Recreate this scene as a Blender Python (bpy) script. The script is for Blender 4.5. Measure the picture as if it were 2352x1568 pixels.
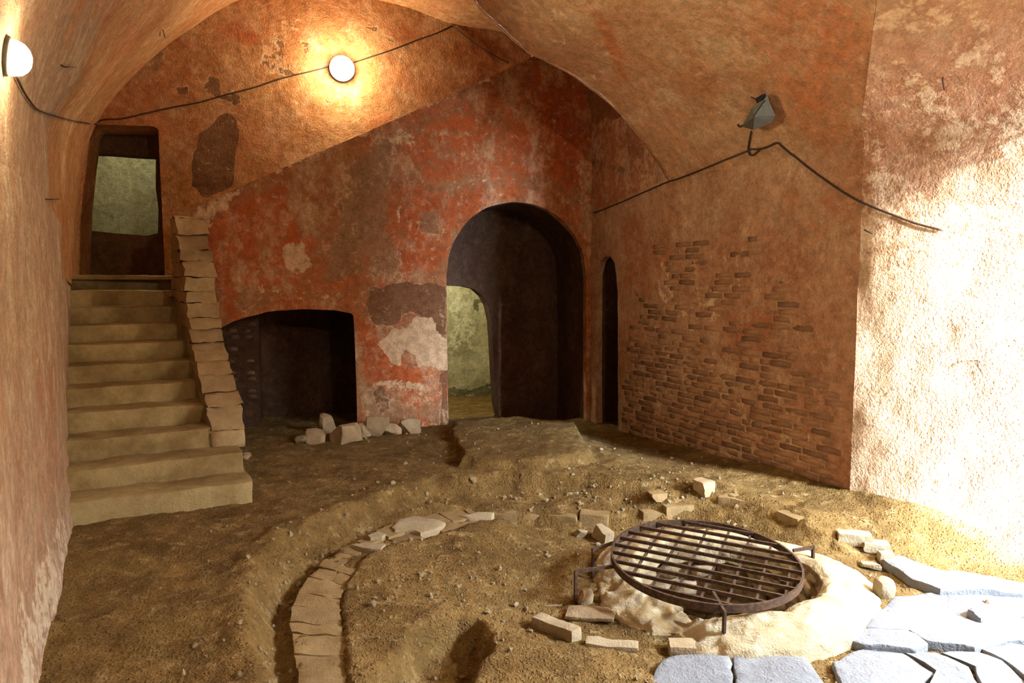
import bpy, bmesh, math, random
import numpy as np
from mathutils import Vector, Matrix
from mathutils.bvhtree import BVHTree

for o in list(bpy.data.objects): bpy.data.objects.remove(o, do_unlink=True)
SC = bpy.context.scene; COL = SC.collection
random.seed(7); RNG = np.random.default_rng(7)

# ------------------------------------------------------------------ camera, sky, exposure
CAM_H = 1.77; FPX = 1568.0; TILT = math.atan(132 / 1568)
cam_d = bpy.data.cameras.new('camera'); cam = bpy.data.objects.new('camera', cam_d); COL.objects.link(cam)
cam_d.sensor_width = 36; cam_d.lens = 24.0; cam_d.clip_start = 0.05
cam.location = (0, 0, CAM_H); cam.rotation_euler = (math.pi / 2 - TILT, 0, 0)
SC.camera = cam
vs = SC.view_settings
vs.view_transform = 'Standard'; vs.look = 'None'; vs.gamma = 1.0; vs.exposure = -0.06; vs.use_curve_mapping = False
SKY_STRENGTH = 420.0
SC.cycles.max_bounces = 4; SC.cycles.diffuse_bounces = 3; SC.cycles.glossy_bounces = 1; SC.cycles.transmission_bounces = 0; SC.cycles.adaptive_threshold = 0.08; SC.cycles.sample_clamp_indirect = 6.0
world = bpy.data.worlds.new('sky'); SC.world = world; world.use_nodes = True
bg = world.node_tree.nodes['Background']; bg.inputs[0].default_value = (0.66, 0.81, 1.0, 1); bg.inputs[1].default_value = SKY_STRENGTH
sun_d = bpy.data.lights.new('sun', 'SUN'); sun_d.energy = 190.0; sun_d.angle = math.radians(7); sun_d.color = (0.92, 0.96, 1.0)
sun = bpy.data.objects.new('sun', sun_d); COL.objects.link(sun); sun.rotation_euler = Vector((-0.50, 0.83, -0.12)).to_track_quat('-Z', 'Y').to_euler()
LAMP_WARM = (1.0, 0.84, 0.56)
P_BACK_LAMP, P_LEFT_LAMP, P_FLOOD_RIGHT, P_FILL_BEHIND = 150.0, 14.0, 430.0, 380.0
P_LEFT_SPOT = 430.0
P_GREEN_UP, P_GREEN_DOWN = 30.0, 150.0

# ------------------------------------------------------------------ measuring helpers
_f = np.array([0, math.cos(TILT), -math.sin(TILT)]); _u = np.array([0, math.sin(TILT), math.cos(TILT)]); _r = np.array([1., 0, 0])
CP = np.array([0, 0, CAM_H])
def ray(px, py): return _r * (px - 1176) / FPX + _u * (784 - py) / FPX + _f
def G(px, py, z=0.0):
    d = ray(px, py); return CP + d * ((z - CAM_H) / d[2])
def onV(px, py, p, q):
    """point of the sight line in the upright plane through plan points p and q"""
    n = np.array([-(q[1] - p[1]), q[0] - p[0], 0.0]); d = ray(px, py)
    return CP + d * (np.dot(np.array([p[0], p[1], 0.0]), n) / np.dot(d, n))
def proj(P):
    v = np.asarray(P, float) - CP; z = v @ _f
    return 1176 + FPX * (v @ _r) / z, 784 - FPX * (v @ _u) / z

def _hash(ix, iy, iz, s):
    h = (ix * 374761393 + iy * 668265263 + iz * 2147483647 + s * 1274126177) & 0xffffffff
    h = ((h ^ (h >> 13)) * 1274126177) & 0xffffffff
    h = ((h ^ (h >> 16)) * 2246822519) & 0xffffffff
    return ((h ^ (h >> 15)) & 0xffffff) / float(0xffffff)
def vnoise(P, s=0):
    P = np.asarray(P, float); i = np.floor(P).astype(np.int64); f = P - i; f = f * f * (3 - 2 * f)
    r = 0
    for a in (0, 1):
        for b in (0, 1):
            for c in (0, 1):
                w = (f[:, 0] if a else 1 - f[:, 0]) * (f[:, 1] if b else 1 - f[:, 1]) * (f[:, 2] if c else 1 - f[:, 2])
                r = r + w * _hash(i[:, 0] + a, i[:, 1] + b, i[:, 2] + c, s)
    return r * 2 - 1
def fbm(P, sc=1.0, octv=4, s=0, gain=0.5):
    P = np.asarray(P, float) * sc; r = 0; a = 1.0; t = 0
    for k in range(octv):
        r = r + a * vnoise(P, s + k * 17); t += a; a *= gain; P = P * 2.03 + 11.3
    return r / t
def sstep(a, b, x):
    t = np.clip((x - a) / (b - a), 0, 1); return t * t * (3 - 2 * t)
def in_poly(x, y, poly):
    r = np.zeros(np.shape(x), bool); n = len(poly)
    for k in range(n):
        x0, y0 = poly[k][:2]; x1, y1 = poly[(k + 1) % n][:2]
        if y0 == y1: continue
        c = ((y0 > y) != (y1 > y)) & (x < (x1 - x0) * (y - y0) / (y1 - y0) + x0)
        r ^= c
    return r
def seg_near(x, y, pts, closed=False):
    """distance, signed side (left of travel positive), nearest point, arc position"""
    n = len(pts) - (0 if closed else 1)
    best = np.full(np.shape(x), 1e9); side = np.zeros(np.shape(x)); nx = np.zeros(np.shape(x)); ny = nx.copy(); arc = nx.copy(); L = 0
    for k in range(n):
        ax, ay = pts[k][:2]; bx, by = pts[(k + 1) % len(pts)][:2]
        dx, dy = bx - ax, by - ay; l2 = dx * dx + dy * dy + 1e-12
        t = np.clip(((x - ax) * dx + (y - ay) * dy) / l2, 0, 1); qx = ax + t * dx; qy = ay + t * dy
        d = np.hypot(x - qx, y - qy); m = d < best
        best = np.where(m, d, best); nx = np.where(m, qx, nx); ny = np.where(m, qy, ny)
        side = np.where(m, np.sign(dx * (y - ay) - dy * (x - ax)), side); arc = np.where(m, L + t * math.sqrt(l2), arc); L += math.sqrt(l2)
    return best, side, nx, ny, arc
def smooth_pts(pts, n=8):
    P = [np.array(p, float) for p in pts]; P = [2 * P[0] - P[1]] + P + [2 * P[-1] - P[-2]]; out = []
    for k in range(1, len(P) - 2):
        a, b, c, d = P[k - 1:k + 3]
        for j in range(n):
            t = j / n
            out.append(0.5 * ((2 * b) + (c - a) * t + (2 * a - 5 * b + 4 * c - d) * t * t + (3 * b - a - 3 * c + d) * t ** 3))
    out.append(P[-2]); return out

# ------------------------------------------------------------------ object helpers
def link(name, verts, faces, mat=None, parent=None, smooth=True, mask=None, auto=None):
    me = bpy.data.meshes.new(name); me.from_pydata([tuple(map(float, v)) for v in verts], [], [tuple(int(i) for i in f) for f in faces]); me.update()
    if mat: me.materials.append(mat)
    if smooth: me.polygons.foreach_set('use_smooth', [True] * len(me.polygons))
    if mask is not None:
        at = me.attributes.new('mask', 'FLOAT_COLOR', 'POINT'); c = np.zeros((len(verts), 4), np.float32); c[:, :mask.shape[1]] = mask
        at.data.foreach_set('color', c.ravel())
    if auto: me.set_sharp_from_angle(angle=math.radians(auto))
    o = bpy.data.objects.new(name, me); COL.objects.link(o)
    if parent is not None: o.parent = parent
    return o
def rebase(o, loc):
    """move the origin of a top-level mesh to loc without moving its surface"""
    o.data.transform(Matrix.Translation(-Vector(loc))); o.location = loc; return o
def tag(o, label, cat, group=None):
    o['label'] = label; o['category'] = cat
    if group: o['group'] = group
    return o
def structure(o, label=None):
    o['kind'] = 'structure'
    if label: o['label'] = label
    return o
def empty(name, loc):
    o = bpy.data.objects.new(name, None); COL.objects.link(o); o.location = tuple(map(float, loc)); o.empty_display_size = 0.1; return o
def join_geo(parts):
    V = []; F = []
    for v, f in parts:
        b = len(V); V += list(v); F += [tuple(i + b for i in q) for q in f]
    return V, F
def child_local(o, root):
    """geometry was built in world coordinates: express it in the root's frame"""
    o.data.transform(Matrix.Translation(-Vector(root.location))); o.parent = root; return o

def box_surface(n):
    nx, ny, nz = n; idx = {}; V = []; F = []
    def vid(i, j, k):
        key = (i, j, k)
        if key not in idx: idx[key] = len(V); V.append((i / nx, j / ny, k / nz))
        return idx[key]
    for i in range(nx):
        for j in range(ny):
            F.append((vid(i, j, 0), vid(i, j + 1, 0), vid(i + 1, j + 1, 0), vid(i + 1, j, 0)))
            F.append((vid(i, j, nz), vid(i + 1, j, nz), vid(i + 1, j + 1, nz), vid(i, j + 1, nz)))
    for i in range(nx):
        for k in range(nz):
            F.append((vid(i, 0, k), vid(i + 1, 0, k), vid(i + 1, 0, k + 1), vid(i, 0, k + 1)))
            F.append((vid(i, ny, k), vid(i, ny, k + 1), vid(i + 1, ny, k + 1), vid(i + 1, ny, k)))
    for j in range(ny):
        for k in range(nz):
            F.append((vid(0, j, k), vid(0, j, k + 1), vid(0, j + 1, k + 1), vid(0, j + 1, k)))
            F.append((vid(nx, j, k), vid(nx, j + 1, k), vid(nx, j + 1, k + 1), vid(nx, j, k + 1)))
    return np.array(V), F
def block(c8, res=0.05, r=0.02, amp=0.008, s=0, nsc=6.0, nmax=40):
    """rounded, roughened six-sided block; c8[x][y][z] its corners"""
    c = np.array(c8, float).reshape(2, 2, 2, 3)
    L = np.array([np.mean([np.linalg.norm(c[1, a, b] - c[0, a, b]) for a in (0, 1) for b in (0, 1)]),
                  np.mean([np.linalg.norm(c[a, 1, b] - c[a, 0, b]) for a in (0, 1) for b in (0, 1)]),
                  np.mean([np.linalg.norm(c[a, b, 1] - c[a, b, 0]) for a in (0, 1) for b in (0, 1)])])
    n = [int(min(nmax, max(2, round(l / res)))) for l in L]
    V, F = box_surface(n); p = V * L; rr = np.minimum(r, L * 0.45)
    q = np.clip(p, rr, L - rr); d = p - q; ln = np.linalg.norm(d / np.maximum(rr, 1e-6), axis=1)[:, None]
    p = np.where(ln > 1, q + d / np.maximum(ln, 1e-6), p); t = p / L
    P = np.zeros_like(p)
    for a in (0, 1):
        for b in (0, 1):
            for e in (0, 1):
                w = (t[:, 0] if a else 1 - t[:, 0]) * (t[:, 1] if b else 1 - t[:, 1]) * (t[:, 2] if e else 1 - t[:, 2])
                P += w[:, None] * c[a, b, e]
    if amp:
        P = P + amp * np.stack([fbm(P, nsc, 3, s + 1), fbm(P, nsc, 3, s + 2), fbm(P, nsc, 3, s + 3)], 1)
    return P, F
def c8_box(o, ax, ay, az):
    o, ax, ay, az = map(lambda v: np.array(v, float), (o, ax, ay, az))
    return [[[o + i * ax + j * ay + k * az for k in (0, 1)] for j in (0, 1)] for i in (0, 1)]
def rock(size, s=0, boxy=0.55, res=7, amp=0.16, cut=5):
    """angular stone centred on the origin, bottom roughly flat"""
    V, F = box_surface((res, res, res)); p = V * 2 - 1
    sph = p / np.linalg.norm(p, axis=1)[:, None]; p = sph * (1 - boxy) + p * boxy * 0.85
    rng = np.random.default_rng(s + 5)
    for k in range(cut):
        n = rng.normal(size=3); n /= np.linalg.norm(n); d = p @ n; lim = rng.uniform(0.5, 0.75)
        p = p - np.outer(np.maximum(d - lim, 0), n)
    p = p + amp * 0.5 * np.stack([fbm(p + s, 1.6, 3, s), fbm(p + s, 1.6, 3, s + 9), fbm(p + s, 1.6, 3, s + 19)], 1)
    return p * np.array(size) * 0.5, F
def tube(pts, r, nseg=6, cap=True):
    P = [np.array(p, float) for p in pts]; V = []; F = []; n = len(P); prev = None
    for k in range(n):
        t = P[min(k + 1, n - 1)] - P[max(k - 1, 0)]; t /= (np.linalg.norm(t) + 1e-9)
        if prev is None:
            a = np.array([0, 0, 1.0]) if abs(t[2]) < 0.9 else np.array([1.0, 0, 0])
        else: a = prev
        x = np.cross(a, t); x /= np.linalg.norm(x) + 1e-9; y = np.cross(t, x); prev = y
        for j in range(nseg):
            w = 2 * math.pi * j / nseg; V.append(P[k] + r * (math.cos(w) * x + math.sin(w) * y))
    for k in range(n - 1):
        for j in range(nseg):
            a = k * nseg + j; b = k * nseg + (j + 1) % nseg; F.append((a, b, b + nseg, a + nseg))
    if cap:
        F.append(tuple(range(nseg))[::-1]); F.append(tuple((n - 1) * nseg + j for j in range(nseg)))
    return V, F
def bar(p, q, w, h, upv=(0, 0, 1)):
    """rectangular bar from p to q"""
    p = np.array(p, float); q = np.array(q, float); t = q - p; t /= np.linalg.norm(t); x = np.cross(t, np.array(upv, float)); x /= np.linalg.norm(x); y = np.cross(x, t)
    V = [c + sx * x * w / 2 + sy * y * h / 2 for c in (p, q) for sx, sy in ((-1, -1), (1, -1), (1, 1), (-1, 1))]
    return V, [(0, 3, 2, 1), (4, 5, 6, 7), (0, 1, 5, 4), (1, 2, 6, 5), (2, 3, 7, 6), (3, 0, 4, 7)]

# ------------------------------------------------------------------ materials
class NT:
    def __init__(s, name):
        s.m = bpy.data.materials.new(name); s.m.use_nodes = True; s.t = s.m.node_tree; s.t.nodes.clear()
        s.out = s.n('ShaderNodeOutputMaterial'); s.b = s.n('ShaderNodeBsdfPrincipled'); s.l(s.b.outputs[0], s.out.inputs[0])
        s.tc = s.n('ShaderNodeTexCoord')
    def n(s, t, **kw):
        k = s.t.nodes.new(t)
        for a, v in kw.items(): setattr(k, a, v)
        return k
    def l(s, a, b): s.t.links.new(a, b)
    def mapped(s, scale=(1, 1, 1), loc=(0, 0, 0), src='Object'):
        m = s.n('ShaderNodeMapping'); m.inputs['Scale'].default_value = scale; m.inputs['Location'].default_value = loc
        s.l(s.tc.outputs[src], m.inputs[0]); return m.outputs[0]
    def noise(s, scale, detail=5, rough=0.6, vec=None, dist=0.0):
        k = s.n('ShaderNodeTexNoise'); k.inputs['Scale'].default_value = scale; k.inputs['Detail'].default_value = detail
        k.inputs['Roughness'].default_value = rough; k.inputs['Distortion'].default_value = dist
        s.l(vec if vec is not None else s.tc.outputs['Object'], k.inputs['Vector']); return k.outputs['Fac']
    def ramp(s, x, a, b, lo=0.0, hi=1.0):
        k = s.n('ShaderNodeMapRange'); k.clamp = True; k.interpolation_type = 'SMOOTHSTEP'
        k.inputs[1].default_value = a; k.inputs[2].default_value = b; k.inputs[3].default_value = lo; k.inputs[4].default_value = hi
        s.l(x, k.inputs[0]); return k.outputs[0]
    def math(s, op, a, b=None, clamp=False):
        k = s.n('ShaderNodeMath', operation=op); k.use_clamp = clamp
        for i, v in enumerate((a, b)):
            if v is None: continue
            if isinstance(v, (int, float)): k.inputs[i].default_value = v
            else: s.l(v, k.inputs[i])
        return k.outputs[0]
    def mix(s, f, a, b, mode='MIX'):
        k = s.n('ShaderNodeMix', data_type='RGBA', blend_type=mode)
        for i, v in ((0, f), (6, a), (7, b)):
            if isinstance(v, (int, float)): k.inputs[i].default_value = v
            elif isinstance(v, tuple): k.inputs[i].default_value = (*v[:3], 1)
            else: s.l(v, k.inputs[i])
        return k.outputs[2]
    def done(s, col, bump=None, bs=0.4, bd=0.02, rough=0.92, spec=0.2):
        if isinstance(col, tuple): s.b.inputs['Base Color'].default_value = (*col[:3], 1)
        else: s.l(col, s.b.inputs['Base Color'])
        s.b.inputs['Roughness'].default_value = rough; s.b.inputs['Specular IOR Level'].default_value = spec
        if bump is not None:
            k = s.n('ShaderNodeBump'); k.inputs['Strength'].default_value = bs; k.inputs['Distance'].default_value = bd
            s.l(bump, k.inputs['Height']); s.l(k.outputs[0], s.b.inputs['Normal'])
        return s.m
def plaster(name, base, second, red, pale, dark, streak=2.5, pale_amt=0.5, red_amt=0.5, dark_amt=0.4, fine=1.0):
    """old lime plaster: two ground tones, worn red wash, flaked pale spots; the mask attribute holds flaked (R), bare dark (G) and strong red (B) fields"""
    t = NT(name)
    at = t.n('ShaderNodeAttribute'); at.attribute_name = 'mask'; sp = t.n('ShaderNodeSeparateColor'); t.l(at.outputs['Color'], sp.inputs[0])
    vs_ = t.mapped((streak, streak, 1.0))
    n1 = t.noise(1.3, 4, 0.62, vs_); n2 = t.noise(3.2, 5, 0.68); n3 = t.noise(12, 4, 0.7); n4 = t.noise(48, 3, 0.7); n5 = t.noise(0.6, 3, 0.55, dist=0.3); n6 = t.noise(2.1, 6, 0.80, t.mapped((streak, streak, 0.8), (5, 3, 1)))
    c = t.mix(t.ramp(n1, 0.35, 0.68), base, second)
    edge = t.math('MULTIPLY', t.math('SUBTRACT', t.math('ADD', t.math('MULTIPLY', n2, 0.6), t.math('MULTIPLY', n3, 0.4)), 0.5), 1.6)
    redf = t.math('ADD', t.math('MULTIPLY', t.ramp(t.math('ADD', n5, t.math('MULTIPLY', edge, 0.35)), 0.45, 0.62), red_amt), t.math('MULTIPLY', t.ramp(t.math('ADD', sp.outputs[2], edge), 0.3, 0.75), 0.85), True)
    c = t.mix(redf, c, red)
    c = t.mix(t.math('MULTIPLY', t.ramp(n6, 0.46, 0.68), pale_amt * 0.95), c, pale)          # worn, chalky bloom
    tb = t.math('ADD', at.outputs['Alpha'], edge); tf = t.ramp(tb, 0.42, 0.50)
    c = t.mix(t.math('MULTIPLY', tf, 0.75), c, tuple(0.5 * a_ + 0.5 * b_ for a_, b_ in zip(dark, (0.33, 0.20, 0.10))))
    dg = t.math('ADD', sp.outputs[1], edge); df = t.ramp(dg, 0.44, 0.53)
    rim = t.math('MULTIPLY', t.math('MAXIMUM', t.math('SUBTRACT', t.ramp(dg, 0.30, 0.43), df), t.math('SUBTRACT', t.ramp(tb, 0.28, 0.42), tf), True), t.ramp(n6, 0.42, 0.60))
    df2 = t.math('MULTIPLY', t.ramp(t.noise(5.5, 5, 0.72, dist=0.4), 0.56, 0.72), dark_amt)
    c = t.mix(t.math('MULTIPLY', df2, 0.8), c, dark)
    c = t.mix(t.math('MULTIPLY', df, 0.88), c, dark)
    pf = t.ramp(t.math('ADD', sp.outputs[0], edge), 0.42, 0.53)
    spots = t.math('MULTIPLY', t.ramp(t.noise(8.5, 7, 0.80, dist=0.5), 0.55, 0.66), pale_amt)
    c = t.mix(t.math('MULTIPLY', rim, 0.65), c, pale)
    c = t.mix(spots, c, pale); c = t.mix(t.math('MULTIPLY', pf, 0.9), c, pale)
    c = t.mix(0.6, c, t.mix(n4, (0.5, 0.5, 0.5), (1.4, 1.4, 1.4)), 'MULTIPLY')
    c = t.mix(0.65 * fine, c, t.mix(t.ramp(n3, 0.3, 0.7), (0.60, 0.57, 0.54), (1.25, 1.25, 1.25)), 'MULTIPLY')
    h = t.math('ADD', t.math('MULTIPLY', n3, 0.8), t.math('ADD', t.math('MULTIPLY', n4, 0.4), t.math('MULTIPLY', df, -0.9)))
    return t.done(c, h, 0.5, 0.03, 0.95, 0.12)
def earth(name, a, b, c_, scale=1.0, bs=0.95):
    t = NT(name); n1 = t.noise(1.4 * scale, 5, 0.65); n2 = t.noise(9 * scale, 5, 0.7); n3 = t.noise(60 * scale, 3, 0.7)
    c = t.mix(t.ramp(n1, 0.36, 0.66), a, b); c = t.mix(t.ramp(n2, 0.52, 0.70), c, c_)
    c = t.mix(0.9, c, t.mix(n3, (0.40, 0.40, 0.40), (1.5, 1.5, 1.5)), 'MULTIPLY')
    c = t.mix(0.7, c, t.mix(t.ramp(t.noise(4.2, 4, 0.7), 0.3, 0.7), (0.62, 0.60, 0.56), (1.2, 1.2, 1.2)), 'MULTIPLY')
    vo = t.n('ShaderNodeTexVoronoi'); vo.inputs['Scale'].default_value = 42 * scale; t.l(t.tc.outputs['Object'], vo.inputs['Vector'])
    h = t.math('ADD', t.math('ADD', n2, t.math('MULTIPLY', n3, 0.5)), t.math('MULTIPLY', t.ramp(vo.outputs['Distance'], 0.0, 0.4), -0.3))
    return t.done(c, h, bs, 0.05, 0.97, 0.1)
def stone(name, a, b, scale=1.0, vary=0.25, bs=0.5, rough=0.9):
    t = NT(name); oi = t.n('ShaderNodeObjectInfo'); n1 = t.noise(3.5 * scale, 4, 0.65); n2 = t.noise(22 * scale, 4, 0.7); n3 = t.noise(90 * scale, 2, 0.6)
    c = t.mix(t.ramp(n1, 0.33, 0.68), a, b)
    c = t.mix(0.7, c, t.mix(n2, (0.5, 0.48, 0.45), (1.4, 1.4, 1.4)), 'MULTIPLY')
    c = t.mix(1.0, c, t.mix(oi.outputs['Random'], (1 - vary,) * 3, (1 + vary,) * 3), 'MULTIPLY')
    return t.done(c, t.math('ADD', n2, t.math('MULTIPLY', n3, 0.4)), bs, 0.015, rough, 0.2)
def iron(name, a, b, rough=0.7):
    t = NT(name); n = t.noise(38, 7, 0.7); c = t.mix(t.ramp(n, 0.4, 0.65), a, b); t.b.inputs['Metallic'].default_value = 0.35
    return t.done(c, n, 0.35, 0.004, rough, 0.4)
def plain(name, col, rough=0.7, var=0.15, scale=30):
    t = NT(name); n = t.noise(scale, 5, 0.6); c = t.mix(n, tuple(x * (1 - var) for x in col), tuple(x * (1 + var) for x in col))
    return t.done(c, n, 0.15, 0.004, rough, 0.3)
def glow(name, col, power):
    t = NT(name); t.b.inputs['Emission Color'].default_value = (*col, 1); t.b.inputs['Emission Strength'].default_value = power
    return t.done((0.8, 0.8, 0.75), rough=0.4)

M = {}
M['vault'] = plaster('vault_plaster', (0.46, 0.27, 0.15), (0.40, 0.20, 0.10), (0.42, 0.15, 0.06), (0.58, 0.41, 0.26), (0.22, 0.11, 0.055), 1.0, 0.6, 0.4, 0.4)
M['front'] = plaster('red_washed_plaster', (0.33, 0.145, 0.066), (0.28, 0.10, 0.042), (0.36, 0.082, 0.022), (0.54, 0.36, 0.215), (0.15, 0.07, 0.034), 1.4, 0.72, 0.7, 0.5)
M['rear'] = plaster('lunette_plaster', (0.42, 0.21, 0.09), (0.36, 0.15, 0.055), (0.38, 0.115, 0.042), (0.56, 0.37, 0.21), (0.15, 0.075, 0.038), 1.0, 0.6, 0.45, 0.45)
M['left'] = plaster('left_wall_plaster', (0.41, 0.275, 0.185), (0.36, 0.215, 0.135), (0.36, 0.14, 0.075), (0.58, 0.47, 0.34), (0.22, 0.13, 0.075), 2.0, 0.65, 0.35, 0.3)
M['right'] = plaster('right_wall_plaster', (0.40, 0.232, 0.135), (0.34, 0.172, 0.094), (0.33, 0.122, 0.056), (0.52, 0.36, 0.225), (0.18, 0.09, 0.05), 1.5, 0.5, 0.4, 0.45)
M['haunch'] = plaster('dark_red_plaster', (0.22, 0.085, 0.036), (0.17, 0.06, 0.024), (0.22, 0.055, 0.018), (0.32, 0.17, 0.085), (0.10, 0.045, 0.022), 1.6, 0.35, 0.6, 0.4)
M['soot'] = plaster('sooty_masonry', (0.075, 0.040, 0.024), (0.050, 0.026, 0.017), (0.085, 0.025, 0.012), (0.14, 0.085, 0.05), (0.025, 0.015, 0.01), 1.5, 0.4, 0.3, 0.4)  # hearth soot; also puts the shade of niche and tunnel into colour
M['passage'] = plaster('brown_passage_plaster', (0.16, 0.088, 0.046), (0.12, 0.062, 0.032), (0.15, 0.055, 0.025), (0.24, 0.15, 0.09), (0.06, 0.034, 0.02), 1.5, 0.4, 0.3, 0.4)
M['pale_room'] = plaster('pale_mouldy_plaster', (0.60, 0.56, 0.38), (0.50, 0.46, 0.29), (0.42, 0.40, 0.26), (0.72, 0.68, 0.50), (0.17, 0.15, 0.08), 1.0, 0.6, 0.4, 0.9)
M['earth'] = earth('trodden_earth', (0.25, 0.153, 0.053), (0.17, 0.10, 0.032), (0.36, 0.245, 0.108))
M['gravel'] = stone('loose_gravel', (0.30, 0.22, 0.12), (0.42, 0.33, 0.19), 3.0, 0.35)
M['step'] = stone('worn_stair_stone', (0.37, 0.275, 0.13), (0.22, 0.15, 0.06), 0.8, 0.10, 0.6)
M['parapet'] = stone('parapet_stone', (0.36, 0.26, 0.14), (0.27, 0.175, 0.088), 1.0, 0.14, 0.7)
M['brick'] = stone('old_brick', (0.22, 0.095, 0.05), (0.31, 0.17, 0.092), 1.5, 0.35, 0.6)
M['soot_brick'] = stone('sooty_brick', (0.10, 0.055, 0.036), (0.14, 0.085, 0.055), 1.5, 0.35, 0.6)
M['floor_brick'] = stone('dusty_floor_brick', (0.23, 0.148, 0.062), (0.30, 0.205, 0.095), 1.2, 0.14, 0.6)
M['rubble'] = stone('rubble_stone', (0.38, 0.28, 0.165), (0.28, 0.19, 0.105), 1.0, 0.22, 0.7)
M['pale_stone'] = stone('pale_stone', (0.40, 0.32, 0.20), (0.33, 0.25, 0.145), 1.0, 0.10, 0.6)
M['paving'] = stone('pale_paving', (0.23, 0.235, 0.245), (0.17, 0.172, 0.175), 0.8, 0.08, 0.9)
M['collar'] = stone('well_mortar', (0.50, 0.41, 0.26), (0.38, 0.29, 0.16), 0.9, 0.05, 0.9)
M['iron'] = iron('rusty_iron', (0.050, 0.028, 0.018), (0.12, 0.065, 0.035))
M['grey_metal'] = iron('weathered_grey_paint', (0.12, 0.112, 0.088), (0.09, 0.08, 0.06), 0.6)
M['black'] = plain('black_glass', (0.02, 0.02, 0.025), 0.3)
M['cable'] = plain('dark_cable', (0.045, 0.022, 0.012), 0.6)
M['outer'] = plain('outer_masonry', (0.3, 0.2, 0.13), 0.9)
M['outdoor'] = plain('outdoor_ground', (0.13, 0.125, 0.08), 0.9)
M['bulb'] = glow('lit_lamp_glass', (1.0, 0.86, 0.58), 60.0)
M['bulb_left'] = glow('lit_flood_glass', (1.0, 0.88, 0.55), 45.0)
M['bulb_green'] = glow('lit_tube_glass', (0.9, 1.0, 0.6), 12.0)

# ------------------------------------------------------------------ plan of the room
FA = G(550, 1005)[:2]                                  # front (red) wall, left end of its visible foot
R0 = np.array([1.342, 8.504]); R1 = np.array([2.79, 5.515])   # right wall foot, far and near (the corner of the daylit splay)
_rd = (R0 - R1) / np.linalg.norm(R0 - R1)
RC = R0 + _rd * 0.68                                   # corner of right and front wall
fd = (RC - FA) / np.linalg.norm(RC - FA); fn = np.array([-fd[1], fd[0]])      # along the front wall, and away behind it
FU = np.array([fd[0], fd[1], 0]); FNORM = np.array([fd[1], -fd[0], 0])        # normal towards the viewer
FO = np.array([FA[0], FA[1], 0.0])
BW0 = FA + fn * 1.55; BW1 = BW0 + fd                   # rear (lunette) wall
ER = onV(1540, 415, R0, R1)                            # end arch of the main vault on the right wall
EL = np.array([-3.42, 5.18])
LEFT = [(-5.9, 9.25), (-3.266, 4.86), (-2.164, 2.90), (-1.0, 0.85), (-1.0, -3.0)]
Z_SPR = float(ER[2])
DOOR_A = np.array([5.00, 3.37]); DOOR_B = np.array([4.75, 1.00])
Z_REC = 4.75

# ------------------------------------------------------------------ ground
WELL = np.array([1.36, 4.36]); WELL_R_OUT = 0.86; WELL_R_IN = 0.56
SCARP = [G(*p)[:2] for p in [(700, 2100), (640, 1750), (598, 1568), (578, 1470), (574, 1390), (600, 1300), (640, 1232), (698, 1204), (770, 1174), (846, 1145), (910, 1117), (995, 1100), (1070, 1092), (1200, 1090), (1330, 1092), (1420, 1104), (1520, 1112), (1610, 1114), (1720, 1140), (1850, 1180), (1945, 1216), (2080, 1262), (2300, 1320), (2700, 1420)]]
SCARP = [tuple(p) for p in smooth_pts(SCARP, 4)]
RING_O = smooth_pts([G(px, py, -0.13)[:2] for px, py in [(700, 1640), (683, 1548), (664, 1428), (672, 1387), (690, 1345), (707, 1321), (743, 1291), (779, 1261), (845, 1228), (898, 1204), (985, 1180), (1080, 1168)]], 6)
RING_I = smooth_pts([G(px, py, -0.13)[:2] for px, py in [(805, 1630), (796, 1539), (791, 1458), (785, 1392), (791, 1360), (797, 1336), (818, 1309), (856, 1270), (900, 1252), (960, 1238), (1050, 1214), (1130, 1196)]], 6)
KERB = smooth_pts([G(px, py, -0.14)[:2] for px, py in [(1130, 1172), (1230, 1168), (1340, 1172), (1460, 1172), (1560, 1172), (1640, 1170), (1730, 1190), (1820, 1220), (1900, 1255)]], 4)
PLAT = [tuple(G(px, py, 0.05)[:2]) for px, py in [(1040, 975), (1322, 975), (1318, 995), (1335, 1020), (1352, 1050), (1280, 1058), (1200, 1063), (1120, 1064), (1072, 1060), (1055, 1030)]]
PIT = [tuple(G(px, py, -0.2)[:2]) for px, py in [(800, 1700), (860, 1585), (900, 1520), (930, 1470), (985, 1440), (1050, 1424), (1112, 1428), (1134, 1458), (1128, 1505), (1095, 1560), (1060, 1640), (1000, 1720)]]
RING_POLY = [tuple(p) for p in RING_O] + [tuple(p) for p in RING_I[::-1]]
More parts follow.
